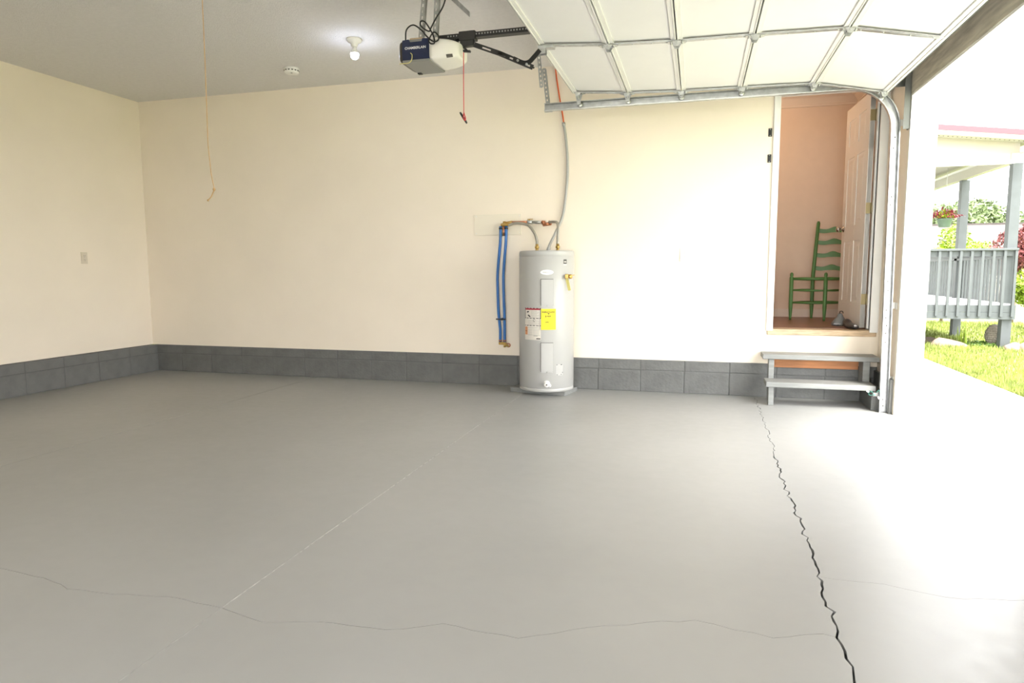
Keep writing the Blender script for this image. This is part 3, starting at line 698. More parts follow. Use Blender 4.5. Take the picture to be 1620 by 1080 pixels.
for k in range(5): strip(PRINTG, -.175, -.075+(k % 2)*.012, .641+k*.009, .6435+k*.009, wl)
for k in range(6): strip(PRINTG, -.178, -.130, .553+k*.009, .555+k*.009, wl); strip(PRINTG, -.124, -.068, .553+k*.009, .555+k*.009, wl)
for s_, z in ((-.192, .745), (-.182, .748), (-.172, .712), (-.165, .705), (-.180, .716)): strip(PRINTK, s_, s_+.014, z, z+.010, wl)
mb = MB()
for k in range(16):
    a0, a1 = 2*math.pi*k/16+.5, 2*math.pi*(k+.8)/16+.5
    if k < 13:
        mb.quad(cyl(-.112+.012*math.cos(a0), .677+.013*math.sin(a0), HR+.001), cyl(-.112+.012*math.cos(a1), .677+.013*math.sin(a1), HR+.001), cyl(-.112+.008*math.cos(a1), .677+.009*math.sin(a1), HR+.001), cyl(-.112+.008*math.cos(a0), .677+.009*math.sin(a0), HR+.001))
mb.build('symbol', PRINTK, wl)
yl = patch('energy_label', YELLOW, -.046, .078, .598, .781, .0125, .0132, None, 8)
def ytext(txt, size, z, s0, st=1.0): return text_on('lettering', txt, size, PRINTK, yl, lambda x, y: cyl(s0+x, z+y, HR+.0142), st)
ytext('ENERGYGUIDE', .0195, .752, .014, .80); ytext('▼', .016, .737, .018) if False else None
mb = MB().quad(cyl(.008, .743, HR+.0142), cyl(.026, .743, HR+.0142), cyl(.018, .732, HR+.0142), cyl(.016, .732, HR+.0142)); mb.build('arrow', PRINTK, yl)
ytext('$ 424', .020, .716, .012); ytext('3493', .015, .664, .004)
for z in (.700, .634): patch('rule', mat('ochre_rule', (0.62, 0.48, 0.02), .6), -.036, .06, z, z+.002, .0132, .0136, yl, 5)
# brand oval
mb = MB(); ring = [mb.bm.verts.new(cyl(.002+.058*math.cos(2*math.pi*k/32), 1.098+.022*math.sin(2*math.pi*k/32), HR+.0012)) for k in range(32)]
cen = mb.bm.verts.new(cyl(.002, 1.098, HR+.0026))
for k in range(32): mb.bm.faces.new((ring[k], ring[(k+1) % 32], cen))
ov = mb.build('brand_badge', PRINTW, wh)
text_on('lettering', 'WHIRLPOOL', .014, PRINTG, ov, lambda x, y: cyl(-.002+x, 1.097+y, HR+.0045), .8)
pl = patch('rating_plate', PRINTK, .157, .193, 1.170, 1.208, 0, .001); patch('plate_print', PRINTG, .162, .188, 1.180, 1.196, .001, .0014, pl)
patch('plate_foot', PAPER, .157, .193, 1.160, 1.170, 0, .001, pl)
sk = patch('data_sticker', mat('pale_sticker', (.44, .435, .415), .4), .085, .155, .190, .290, 0, .0006)
for k in range(5): patch('print', PRINTG, .093, .148, .215+k*.013, .217+k*.013, .0006, .001, sk, 3)
for s_, z in ((.090, .282), (.130, .282), (.138, .282), (.146, .212), (.092, .193), (.132, .195)): patch('print', PRINTK, s_, s_+.009, z, z+.006, .0006, .001, sk, 2)
# drain valve
fd = Vector((math.cos(A0), math.sin(A0), 0)); dv0 = Vector(cyl(.002, .118, HR))
MB().lathe([(0, 0), (.030, 0), (.030, .006), (.016, .010), (.016, .030), (.024, .032), (.024, .046), (.018, .050), (0, .050)], dv0, 20, fd).build('drain_valve', PLASTW, wh)
MB().lathe([(.007, 0), (.007, .006), (0, .006)], dv0+fd*.049, 10, fd).build('drain_outlet', SLOT, wh)
MB().lathe([(0, 0), (.012, 0), (.012, .026), (0, .028)], Vector(cyl(.030, .104, HR)), 12, fd).build('drain_handle', PLASTW, wh)
# relief valve with yellow tag on the right
a_ = A0+.215/HR; rv = Vector((math.cos(a_), math.sin(a_), 0)); rv0 = Vector(cyl(.200, 1.060, HR-.01))
vb = MB().lathe([(0, 0), (.016, 0), (.016, .034), (.020, .034), (.020, .056), (.012, .060), (0, .060)], rv0, 14, rv)
vb.box(rv0.x+.0, rv0.x+.030, rv0.y-.062, rv0.y-.035, 1.044, 1.082, .004); vv = vb.build('relief_valve', BRASS, wh)
MB().obox(rv0+rv*.05+Vector((.012, -.01, .008)), (1, .2, .3), (0, 1, 0), (-.3, 0, 1), .050, .014, .006, .002).build('test_lever', BRASS, vv)
tg = Vector(cyl(.190, 1.0, HR+.028))
MB().obox(tg + Vector((-.004, 0, -.005)), (1, -.45, .2), (-.26, .1, 1), (.4, 1, 0), .030, .115, .002).build('hang_tag', TAGY, vv)
MB().lathe([(.014, 0), (.014, .004), (0, .006)], (HX+.022, HY-.02, HZ1), 16).build('wiring_cap', GREYP, wh)
# nipples
NL, NR = Vector((-1.397, HY-.02, HZ1)), Vector((-1.207, HY-.02, HZ1))
for N in (NL, NR):
    MB().lathe([(.016, 0), (.016, .012), (.013, .014), (.013, .022), (.020, .024), (.020, .040), (.014, .044), (.014, .062), (0, .062)], N, 14).build('brass_nipple', BRASS, wh)
# supply hoses and piping
def thing1(name, loc, label, cat, group=None): return empty(name, loc, label, cat, group)
h_ = thing1('supply_hose', NL, 'braided steel hose arching from heater top left to the brass manifold', 'hose', 'heater supply hoses')
MB().tube(crv([NL+Vector((0, 0, .05)), NL+Vector((-.005, .01, .10)), NL+Vector((-.04, .05, .170)), NL+Vector((-.11, .11, .238)), NL+Vector((-.20, .16, .262)), (-1.660, D-.065, 1.555), (-1.70, D-.062, 1.545), (-1.722, D-.062, 1.538)], 8), .0125, 12).build('braid', BRAID, h_)
h2_ = thing1('supply_hose', NR, 'braided steel hose bending from heater top right to the copper fitting', 'hose', 'heater supply hoses')
MB().tube(crv([NR+Vector((0, 0, .05)), NR+Vector((0, .01, .13)), NR+Vector((-.003, .03, .20)), NR+Vector((-.025, .09, .255)), NR+Vector((-.075, .15, .268)), (-1.332, D-.06, 1.558)], 8), .0125, 12).build('braid', BRAID, h2_)
pm = thing1('pipe_manifold', (-1.70, D, 1.55), 'brass and copper pipe run on the wall above the water heater', 'pipe')
MB().tube([(-1.700, D-.045, 1.565), (-1.60, D-.042, 1.566), (-1.545, D-.042, 1.566)], .011, 10).build('copper_pipe', COPPER, pm)
MB().tube([(-1.545, D-.042, 1.566), (-1.540, D-.042, 1.566), (-1.50, D-.042, 1.562)], [.012, .018, .014], 10).tube([(-1.50, D-.042, 1.562), (-1.44, D-.044, 1.560), (-1.40, D-.046, 1.558)], [.013, .015, .011], 10).build('shutoff_valve', GALV, pm)
MB().tube([(-1.525, D-.042, 1.575), (-1.525, D-.042, 1.590)], .005, 8).box(-1.545, -1.49, D-.050, D-.036, 1.588, 1.594, .002).build('valve_handle', BRASS, pm)
MB().tube([(-1.405, D-.046, 1.560), (-1.375, D-.050, 1.556)], .017, 12).tube([(-1.385, D-.05, 1.562), (-1.385, D-.05, 1.535)], .016, 12).tube([(-1.392, D-.05, 1.537), (-1.318, D-.055, 1.545)], .016, 12).tube([(-1.325, D-.056, 1.535), (-1.322, D-.058, 1.572)], .016, 12).build('copper_elbow', COPPER, pm)
MB().box(-1.800, -1.700, D-.072, D-.030, 1.530, 1.556, .008).tube([(-1.768, D-.05, 1.53), (-1.768, D-.05, 1.575)], .014, 10).tube([(-1.768, D-.03, 1.560), (-1.690, D-.045, 1.568)], .013, 10).build('brass_tee', BRASS, pm)
MB().tube([(-1.772, D-.055, 1.535), (-1.773, D-.055, 1.440)], .012, 10).build('copper_stub', COPPER, pm)
MB().tube([(-1.772, D-.002, 1.455), (-1.772, D-.055, 1.455)], .008, 8).build('pipe_clip', COPPER, pm)
def pex(x0, x1, x2, lab):
    p = thing1('pex_pipe', (x2, D-.055, .42), lab, 'pipe', 'blue supply pipes')
    pts = crv([(x0, D-.055, 1.530), (x0-.004, D-.055, 1.38), (x1, D-.055, 1.10), (x1, D-.055, .90), (x1+.007, D-.055, .70), (x2, D-.055, .55), (x2, D-.055, .432)], 6)
    MB().tube(pts, .0135, 12).build('tube', PEX, p)
    MB().tube([(x0, D-.055, 1.516), (x0, D-.055, 1.503)], .017, 12).build('crimp_ring', RUBBER, p)
    MB().tube([(x2, D-.055, .452), (x2, D-.055, .438)], .0165, 12).build('crimp_ring', COPPER, p)
pex(-1.803, -1.834, -1.812, 'left one of the pair of blue plastic pipes beside the water heater')
pex(-1.748, -1.776, -1.768, 'right one of the pair of blue plastic pipes beside the water heater')
pb = thing1('pipe_elbow_fitting', (-1.785, D, .40), 'brass elbow fitting at the bottom of the blue pipes', 'fitting')
MB().box(-1.826, -1.752, D-.070, D-.040, .404, .432, .006).tube([(-1.768, D-.055, .415), (-1.768, D-.055, .380)], .012, 10).tube([(-1.768, D-.05, .400), (-1.740, D-.02, .392)], .011, 10).build('body', BRASS, pb)
MB().lathe([(.022, 0), (.022, .004), (.012, .008)], (-1.745, D, .395), 14, (0, -1, 0)).build('escutcheon', COPPER, pb)
cl_ = thing1('pipe_clamp', (-1.795, D, .66), 'black double clamp holding the two blue pipes to the wall', 'clamp')
MB().box(-1.850, -1.750, D-.075, D-.069, .645, .658, .002).box(-1.797, -1.790, D-.075, D, .640, .662).build('strap', RUBBER, cl_)
wb = thing1('wall_patch_board', (-1.85, D, 1.55), 'thin white patch board on the wall behind the brass manifold', 'board')
MB().box(-2.082, -1.610, D-.008, D, 1.450, 1.648, .002).build('panel', mat('primed_board', (.83, .76, .63), .7), wb)
for xx, zz in ((-2.06, 1.63), (-2.06, 1.47), (-1.63, 1.63), (-1.63, 1.47)): MB().lathe([(.004, 0), (.003, .001), (0, .0015)], (xx, D-.008, zz), 8, (0, -1, 0)).build('nail', PRINTW, wb)
cd = thing1('conduit', (-1.19, D-.02, 1.3), 'grey flexible conduit running up the wall from heater top', 'conduit')
MB().tube(crv([(-1.292, HY-.02, HZ1+.006), (-1.288, HY, 1.335), (-1.262, D-.10, 1.46), (-1.215, D-.03, 1.60), (-1.190, D-.018, 1.75), (-1.172, D-.018, 1.95), (-1.170, D-.018, 2.10), (-1.180, D-.018, 2.25), (-1.196, D-.018, 2.38), (-1.206, D-.018, 2.43)], 8), .0125, 10).build('tubing', CONDUIT, cd)
MB().lathe([(.018, 0), (.018, .018), (.013, .022), (.013, .03)], (-1.292, HY-.02, HZ1+.001), 12).build('connector', GALVD, cd)
MB().tube([(-1.205, D-.018, 2.425), (-1.209, D-.018, 2.455)], .015, 10).build('connector', GALVD, cd)
oc = thing1('orange_cable', (-1.22, D-.012, 2.45), 'orange electric cable on the wall above the grey conduit', 'cable')
MB().tube(crv([(-1.208, D-.015, 2.45), (-1.222, D-.012, 2.54), (-1.245, D-.012, 2.66), (-1.275, D-.012, 2.84), (-1.29, D-.012, HC-.002)], 5), .0065, 8).build('sheath', ORANGE, oc)

# ------------------------------------------------------------------ photo eye sensor by the track
pe = thing1('photo_eye_sensor', (1.37, 5.73, .12), 'small safety sensor with green wires low behind the door track', 'sensor')
MB().box(1.350, 1.385, 5.705, 5.745, .122, .152, .005).build('housing', GREYP, pe)
MB().box(1.385, 1.41, 5.72, 5.725, .115, .16).box(1.36, 1.366, 5.74, 5.766, .125, .145).build('bracket', GALVD, pe)
MB().lathe([(.006, 0), (.005, .003), (0, .004)], (1.362, 5.704, .138), 12, (0, -1, 0)).build('lens', LED, pe)
MB().tube(crv([(1.352, 5.70, .150), (1.335, 5.69, .165), (1.318, 5.70, .150), (1.330, 5.705, .132), (1.352, 5.70, .138)], 6), .0035, 6).tube(crv([(1.37, 5.685, .160), (1.385, 5.68, .178), (1.395, 5.69, .155)], 6), .0035, 6).build('wire', GREEND, pe)
MB().lathe([(0, 0), (.007, .002), (.006, .016), (.003, .022), (0, .022)], (1.322, 5.70, .158), 8, (-1, 0, .3)).build('wire_nut', PRINTW, pe)
MB().lathe([(0, 0), (.007, .002), (.006, .016), (.003, .022), (0, .022)], (1.384, 5.685, .128), 8, (.2, -.3, -1)).build('wire_nut', LENS, pe)

# ------------------------------------------------------------------ hall: chair, bag, shoes
ch = thing1('ladderback_chair', (1.19, 7.36, HF), 'green ladderback chair frame without a seat in the hall', 'chair')
FL, FR, BL, BR = Vector((.925, 7.285, HF)), Vector((1.226, 7.185, HF)), Vector((1.163, 7.545, HF)), Vector((1.464, 7.445, HF))
Z = Vector((0, 0, 1)); SH = .43
bx = (BL-FL).normalized(); wx = (FR-FL).normalized()
def leg(p, top, fin):
    prof = [(0, 0), (.011, 0), (.013, .03), (.019, .13), (.019, top-.03), (.013, top-.022), (.017, top-.012), (.015, top+.008), (.006, top+.018), (0, top+.02)]
    return MB().lathe(prof, p, 12).build('leg', GREEN, ch)
leg(FL, SH+.03, 1); leg(FR, SH+.03, 1)
lean = bx*.055
for p in (BL, BR):
    top = 1.005
    pts = [p, p+Z*.03, p+Z*.13, p+Z*.42, p+Z*.72+lean*.5, p+Z*(top-.02)+lean, p+Z*top+lean]
    MB().tube(pts, [.011, .013, .019, .019, .018, .017, .010], 12).build('back_post', GREEN, ch)
for a, c in ((FL, FR), (FL, BL), (FR, BR), (BL, BR)):
    MB().tube([a+Z*(SH-.015), (a+c)/2+Z*(SH-.015), c+Z*(SH-.015)], [.013, .016, .013], 10).build('seat_rail', GREEN, ch)
    for hh, rr in ((.30, .010), (.175, .010)):
        if (a, c) == (BL, BR) and hh > .2: continue
        MB().tube([a+Z*hh, (a+c)/2+Z*hh, c+Z*hh], [.008, rr+.002, .008], 10).build('stretcher', GREEN, ch)
for k, zc in enumerate((.52, .655, .785, .905)):
    poly_t, poly_b = [], []
    lf_ = lean*max(0, (zc-.42)/.58)
    for q in range(17):
        u = q/16; x_ = (u-.5)*2
        t_ = .020+.016*math.exp(-(x_/.28)**2)+.004*math.cos(x_*6); b_ = -.016-.010*math.exp(-(x_/.30)**2)+.008*math.cos(x_*5)
        base = BL+(BR-BL)*u + lf_ + bx*.012*math.cos(x_*1.57)
        poly_t.append(base+Z*(zc+t_)); poly_b.append(base+Z*(zc+b_))
    mb = MB()
    for q in range(16):
        a, c, d_, e_ = poly_t[q], poly_t[q+1], poly_b[q+1], poly_b[q]
        mb.prism([a, c, d_, e_], bx*.012)
    bmesh.ops.remove_doubles(mb.bm, verts=mb.bm.verts, dist=.0004)
    mb.build('slat', GREEN, ch)
bg_ = thing1('grey_bag', (1.251, 6.60, HF), 'crumpled grey pouch bag on the hall floor by the open door', 'bag')
mb = MB(); sec = [(0, .055, .045), (.02, .068, .055), (.045, .055, .045), (.075, .032, .025), (.10, .020, .012), (.112, .016, .008)]
rows = []
for z, a, c in sec:
    rows.append([mb.bm.verts.new((1.251-.10*(z*.0)+a*math.cos(t_)*(1+.12*math.sin(3*t_+z*40))+z*.10, 6.60+c*math.sin(t_)*(1+.12*math.cos(4*t_+z*50)), HF+z)) for t_ in [2*math.pi*k/20 for k in range(20)]])
for A, B in zip(rows, rows[1:]):
    for k in range(20): f = mb.bm.faces.new((A[k], A[(k+1) % 20], B[(k+1) % 20], B[k])); f.smooth = True
mb.bm.faces.new(rows[0]); mb.bm.faces.new(rows[-1]); mb.build('pouch', BAG, bg_)
MB().tube(crv([(1.257, 6.595, HF+.108), (1.251, 6.58, HF+.128), (1.271, 6.575, HF+.133), (1.281, 6.585, HF+.115)], 5), .004, 6).build('drawstring', RUBBER, bg_)
text_on('print', '~~', .05, PRINTW, bg_, lambda x, y: (1.227+x, 6.540-.004, HF+.022+y*.6))
sh = thing1('black_shoe', (1.30, 6.3, HF), 'black shoe with pale tip on the hall floor beside the door edge', 'shoe')
rows = []; mb = MB(); sd_ = Vector((.20, -.98, 0)).normalized(); sn_ = Vector((.98, .20, 0)).normalized(); s0_ = Vector((1.274, 6.425, HF))
for u, wd, hh, zz in ((0, .010, .03, .014), (.03, .030, .065, .003), (.12, .038, .078, .001), (.22, .038, .070, .001), (.32, .036, .058, .001), (.45, .040, .048, .001), (.6, .044, .042, .001), (.8, .042, .036, .001), (.94, .030, .028, .002), (1, .012, .016, .008)):
    c_ = s0_ + sd_*(.21*u)
    rows.append([mb.bm.verts.new(c_ + sn_*wd*math.cos(t_) + Z*(zz+max(0, math.sin(t_)*.5+.5)*hh)) for t_ in [2*math.pi*k/16 for k in range(16)]])
for A, B in zip(rows, rows[1:]):
    for k in range(16): f = mb.bm.faces.new((A[k], A[(k+1) % 16], B[(k+1) % 16], B[k])); f.smooth = True
mb.bm.faces.new(rows[0]); mb.bm.faces.new(rows[-1]); mb.build('upper', SHOE, sh)
MB().lathe([(0, .010), (.011, .008), (.015, 0)], s0_+sd_*.196+Z*.026, 12, sd_+Z*.45).build('toe_tip', SHOET, sh)

# ------------------------------------------------------------------ outside ground
dw = empty('driveway', (2.2, 6, 0), kind='structure')
box('threshold', CONC, XR+.005, XR+.168, -4, 5.60, -.12, -.004, dw)
box('slab', CONC, XL-1, XR+.17, YN-9, YN-.16, -.14, -.02, dw)
for y0, y1 in ((-6, -1.2), (-1.194, 2.2), (2.206, 5.6), (5.606, 9.0), (9.006, 13.2)):
    x0 = XR+.176 if y1 < 5.8 else 1.72
    mb = MB(); a = [(x0, y0, -.008), (3.08, y0, -.125), (3.08, y1, -.125), (x0, y1, -.008)]
    mb.prism([Vector(q)-Vector((0, 0, .12)) for q in a], (0, 0, .12)); mb.build('slab', CONC, dw)
mb = MB(); mb.quad((-40, -30, -.30), (80, -30, -.30), (80, 90, -.30), (-40, 90, -.30)); struct('ground', mb, LAWN)
def lz(x, y): return -.135 - .05*min(1, max(0, (y-9)/4)) + .02*math.sin(x*1.3)*math.sin(y*.9)
mb = MB(); nx, ny = 44, 60
g_ = [[mb.bm.verts.new((3.075+i*.55 if i else 3.075, -4+j*.9, lz(3.075+i*.55, -4+j*.9))) for j in range(ny)] for i in range(nx)]
for i in range(nx-1):
    for j in range(ny-1): mb.bm.faces.new((g_[i][j], g_[i+1][j], g_[i+1][j+1], g_[i][j+1]))
struct('lawn', mb, LAWN)
mb = MB(); mb.quad((1.7, 13.2, -.11), (3.08, 13.2, -.125), (3.08, 50, -.125), (1.7, 50, -.11)); struct('side_yard', mb, LAWN)
mb = MB(); mb.prism([(3.2, 12.9, -.20), (4.35, 13.2, -.20), (4.3, 14.2, -.2), (3.2, 14.2, -.20)], (0, 0, .035)); struct('mulch_bed', mb, MULCH)
# grass blades
N = 52000
xs = 3.10 + rng.random(N)**1.4*4.6; ys = 6.6 + rng.random(N)**1.3*12
kp = ~((xs > 3.2) & (xs < 4.3) & (ys > 12.9) & (ys < 14.2)); xs, ys = xs[kp], ys[kp]; N = len(xs)
zs = np.array([lz(a, c) for a, c in zip(xs, ys)])
an = rng.random(N)*2*np.pi; hh = .035+.045*rng.random(N); ww = .006+.004*rng.random(N)
dx, dy = np.cos(an)*ww, np.sin(an)*ww; lx, ly = (rng.random(N)-.5)*.05, (rng.random(N)-.5)*.05
V = np.empty((N, 3, 3)); V[:, 0] = np.c_[xs-dx, ys-dy, zs-.004]; V[:, 1] = np.c_[xs+dx, ys+dy, zs-.004]; V[:, 2] = np.c_[xs+lx, ys+ly, zs+hh]
me = bpy.data.meshes.new('grass'); me.from_pydata(V.reshape(-1, 3).tolist(), [], np.arange(N*3).reshape(-1, 3).tolist()); me.materials.append(GRASS)
o = bpy.data.objects.new('grass', me); COL.objects.link(o); tag(o, 'bright yellow green lawn grass beside the pale driveway', 'grass', kind='stuff')

# ------------------------------------------------------------------ porch
PX, PY0, PY1, PX0 = 4.79, 12.42, 19.6, 1.9
po = empty('porch', (4.0, 13, -.15), 'grey railed porch with posts and a red edged roof outside', 'porch')
FZ0, FZ1, RT = .300, .528, 1.440
box('fascia_board', PORCHG, PX0, PX+.125, PY0, PY0+.04, FZ0+.115, FZ1, po); box('fascia_board', PORCHG, PX0, PX+.125, PY0-.001, PY0+.04, FZ0, FZ0+.112, po)
box('fascia_board', PORCHG, PX+.125, PX+.16, PY0+.04, PY1, FZ0, FZ1, po)
dbm = MB().box(-(PX+.08-PX0)/2, (PX+.08-PX0)/2, -.068, .068, 0, .028).mesh('deck_board', DECKW)
y = PY0+.07
while y < PY1: link('deck_board', dbm, po, ((PX+.08+PX0)/2, y+.04, FZ1)); y += .141
for y_ in (PY0+.115, 14.66, 16.9, 19.3):
    box('post', PORCHG, PX-.020, PX+.120, y_-.070, y_+.070, -.22, 2.775, po, .004)
# railings
box('top_rail', PORCHG, PX0, PX+.115, PY0-.05, PY0+.10, RT-.035, RT, po, .004); box('under_rail', PORCHG, PX0, PX+.06, PY0+.0, PY0+.04, RT-.125, RT-.036, po)
box('top_rail', PORCHG, PX-.03, PX+.115, PY0+.10, PY1, RT-.035, RT, po, .004); box('under_rail', PORCHG, PX+.03, PX+.07, PY0+.05, PY1, RT-.125, RT-.036, po)
box('inner_rail', PORCHG, PX-.02, PX+.02, PY0+.1, PY1, RT-.17, RT-.13, po)
bmf = MB().box(-.019, .019, -.019, .019, 0, RT-.036-.345, .002).mesh('baluster', PORCHG)
for k in range(19):
    x = PX+.088-.1535*k
    if x > PX0+.05: link('baluster', bmf, po, (x, PY0-.0205, .345))
y = PY0+.16
while y < PY1: link('baluster', bmf, po, (PX+.0905, y, .345)); y += .140
# roof: beam, gable siding, rafters' soffit, red edge
def rz(x): return 3.20 + (4.85-x)*.125
box('beam', SOFFIT, PX-.06, PX+.06, PY0+.03, PY1+.3, 2.775, 2.93, po)
box('beam', WHITE, PX0-.3, PX+.06, PY0+.03, PY0+.13, 2.768, 2.825, po)
mb = MB(); mb.prism([(PX0-.3, PY0+.05, 2.825), (PX+.06, PY0+.05, 2.825), (PX+.06, PY0+.05, 2.935), (PX0-.3, PY0+.05, 2.935)], (0, .05, 0)); mb.build('lap_siding', SIDING, po)
mb = MB(); mb.prism([(PX0-.3, PY0+.062, 2.935), (PX+.06, PY0+.062, 2.935), (PX+.06, PY0+.062, rz(PX+.06)-.12), (PX0-.3, PY0+.062, rz(PX0-.3)-.12)], (0, .05, 0)); mb.build('lap_siding', SIDING, po)
mb = MB(); ex = PX+.20; mb.prism([(PX0-.4, PY0-.30, rz(PX0-.4)-.12), (ex, PY0-.30, rz(ex)-.12), (ex, PY0-.30, rz(ex)-.10), (PX0-.4, PY0-.30, rz(PX0-.4)-.10)], (0, PY1-PY0+.7, 0)); sof = mb.build('soffit', SOFFIT, po)
mb = MB()
for k in range(26):
    x = 3.4+k*.065; mb.box(x-.008, x+.008, PY0-.11, PY0-.10, rz(x)-.1265, rz(x)-.118)
mb.build('vent_hole', SLOT, sof, 'stuff')
mb = MB(); mb.prism([(PX0-.4, PY0-.34, rz(PX0-.4)-.14), (ex, PY0-.34, rz(ex)-.14), (ex, PY0-.34, rz(ex)-.03), (PX0-.4, PY0-.34, rz(PX0-.4)-.03)], (0, .04, 0)); mb.build('rake_board', WHITE, po)
mb = MB(); mb.prism([(PX0-.4, PY0-.36, rz(PX0-.4)-.085), (ex, PY0-.36, rz(ex)-.085), (ex, PY0-.36, rz(ex)), (PX0-.4, PY0-.36, rz(PX0-.4))], (0, PY1-PY0+.75, 0)); mb.build('metal_roof', REDROOF, po)
box('gutter', WHITE, PX+.06, PX+.15, PY0-.2, PY1, 2.93, 3.02, po)
MB().tube(crv([(PX-.2, 16.4, 2.74), (PX-.24, 16.2, 2.73), (PX-.42, 16.0, 2.66), (PX-.8, 15.9, 2.63)], 5), .035, 10).build('downspout', WHITE, po)
# house wall behind the garage that the porch hangs on
struct('wall_house', MB().box(1.62, 1.72, D+.13, 20, -.3, 3.6), EXTW)
struct('roof_house', MB().box(XL-.4, 2.0, YN-.5, 20, 3.07, 3.2), SHINGLE)

# ------------------------------------------------------------------ porch surroundings
def leaves(name, m, pts, size, parent=None, kind=None):
    """one mesh of small folded leaf blades around the given points"""
    P = np.asarray(pts); n = len(P)
    a = rng.normal(size=(n, 3)); a /= np.linalg.norm(a, axis=1)[:, None]
    c = rng.normal(size=(n, 3)); c -= (c*a).sum(1)[:, None]*a; c /= np.linalg.norm(c, axis=1)[:, None]
    s = size*(.6+.8*rng.random(n))[:, None]
    V = np.stack([P-a*s*.5, P+c*s*.28+np.cross(a, c)*s*.08, P+a*s*.5, P-c*s*.28+np.cross(a, c)*s*.08], 1) - np.array(base_of(parent))
    me = bpy.data.meshes.new(name); I = np.arange(n)*4
    me.from_pydata(V.reshape(-1, 3).tolist(), [], np.concatenate([np.c_[I, I+1, I+2], np.c_[I, I+2, I+3]]).tolist()); me.materials.append(m)
    o = link(name, me, parent)
    if kind: o['kind'] = kind
    return o
def blob(c, r, n, k=9, shell=.55):
    c = np.array(c); r = np.array(r, float); cs = []
    for _ in range(k):
        d_ = rng.normal(size=3); d_ /= np.linalg.norm(d_); cs.append((c+d_*r*.62*rng.random()**.4, r*(.35+.25*rng.random())))
    out = []
    for q in range(k):
        m_ = n//k; d_ = rng.normal(size=(m_, 3)); d_ /= np.linalg.norm(d_, axis=1)[:, None]
        out.append(cs[q][0] + d_*cs[q][1]*(shell+(1-shell)*rng.random((m_, 1))))
    return np.concatenate(out)
def plant(name, label, cat, base, c, r, m, n, size, group=None, trunk=.04, k=10):
    o = empty(name, base, label, cat, group)
    leaves('foliage', m, blob(c, r, n, k), size, o)
    b0 = Vector(base); cc = Vector(c)
    mb = MB(); mb.tube([b0-Vector((0, 0, .15)), b0.lerp(cc, .5)+Vector((.03*r[0], 0, 0)), cc+Vector((0, 0, r[2]*.3))], [trunk, trunk*.75, trunk*.3], 8)
    for q in range(4):
        a = q*1.6; s_ = b0.lerp(cc, .6); mb.tube([s_, s_+Vector((r[0]*.5*math.cos(a), r[1]*.5*math.sin(a), r[2]*.5))], [trunk*.5, trunk*.2], 6)
    mb.build('trunk', BARK, o)
    return o
hb = thing1('hanging_basket', (4.34, 14.0, 1.9), 'sage green hanging pot of crimson and lime flowers under the porch eave', 'hanging basket')
MB().lathe([(0, 0), (.085, 0), (.092, .01), (.125, .135), (.135, .140), (.135, .155), (.122, .155), (.115, .13), (0, .12)], (4.34, 14.0, 1.875), 28).build('pot', POTG, hb)
pf = np.c_[4.34+.17*rng.normal(size=420)*.62, 14+.12*rng.normal(size=420)*.7, 2.045+.07*np.abs(rng.normal(size=420))*.8]; leaves('crimson_flowers', FLOWR, pf, .055, hb, 'stuff')
pf = np.c_[4.325+.06*rng.normal(size=240), 13.93+.05*rng.normal(size=240), 2.045+.045*np.abs(rng.normal(size=240))]; leaves('lime_foliage', FLOWY, pf, .05, hb, 'stuff')
mb = MB(); mb.tube([(4.34, 14, 2.42), (4.34, 14, 2.95)], .004, 6)
for a in (0.4, 2.5, 4.6): mb.tube([(4.34+.13*math.cos(a), 14+.13*math.sin(a), 2.03), (4.34, 14, 2.42)], .0025, 5)
mb.tube(crv([(4.34, 14, 2.36), (4.35, 14, 2.42), (4.335, 14, 2.44), (4.332, 14, 2.41)], 4), .006, 6); mb.build('hanger', GALVD, hb)
pcone = thing1('pinecone_statue', (4.825, 12.85, -.20), 'pale stone pinecone statue on the lawn beside the porch post', 'statue')
prof = [(0, 0), (.075, 0), (.08, .02), (.055, .04), (.06, .055), (.095, .08), (.122, .13), (.133, .195), (.126, .26), (.103, .32), (.067, .365), (.032, .388), (0, .393)]
MB().lathe(prof, (4.825, 12.85, -.20), 28).build('body', CASTST, pcone)
mb = MB()
for j in range(9):
    z = .085+j*.034; r_ = np.interp(z, [p[1] for p in prof[4:]], [p[0] for p in prof[4:]]); n = max(6, int(r_*2*math.pi/.046))
    for k in range(n):
        a = 2*math.pi*(k+.5*(j % 2))/n; c = Vector((4.825+(r_+.0)*math.cos(a), 12.85+(r_+.0)*math.sin(a), -.20+z))
        mb.obox(c, (-math.sin(a), math.cos(a), 0), (math.cos(a), math.sin(a), .35), (-.3*math.cos(a), -.3*math.sin(a), 1), .036, .013, .028, .004)
mb.build('scale', CASTST, pcone, 'stuff')
def rock(loc, r, label):
    o = thing1('garden_rock', loc, label, 'rock', 'rocks by the porch')
    bm_ = MB(); g = bmesh.ops.create_icosphere(bm_.bm, subdivisions=3, radius=1)
    ph = [random.random()*6 for _ in range(6)]
    for v in g['verts']:
        c = v.co; d_ = 1+.16*math.sin(3*c.x+ph[0])*math.cos(2.5*c.y+ph[1])+.10*math.sin(5*c.z+ph[2]+3*c.x)+.05*math.sin(9*c.y+ph[3])
        v.co = Vector((loc[0]+c.x*r[0]*d_, loc[1]+c.y*r[1]*d_, loc[2]+max(-.25, c.z)*r[2]*d_))
    for f in bm_.bm.faces: f.smooth = True
    bm_.build('stone', STONE, o)
rock((4.06, 12.55, -.20), (.27, .18, .17), 'long pale rock in the bed under the porch railing')
rock((4.86, 12.22, -.20), (.13, .12, .15), 'rounded pink rock at the foot of the porch corner post')
rock((5.12, 12.25, -.20), (.20, .17, .23), 'large grey brown rock at the right edge beyond the pink one')
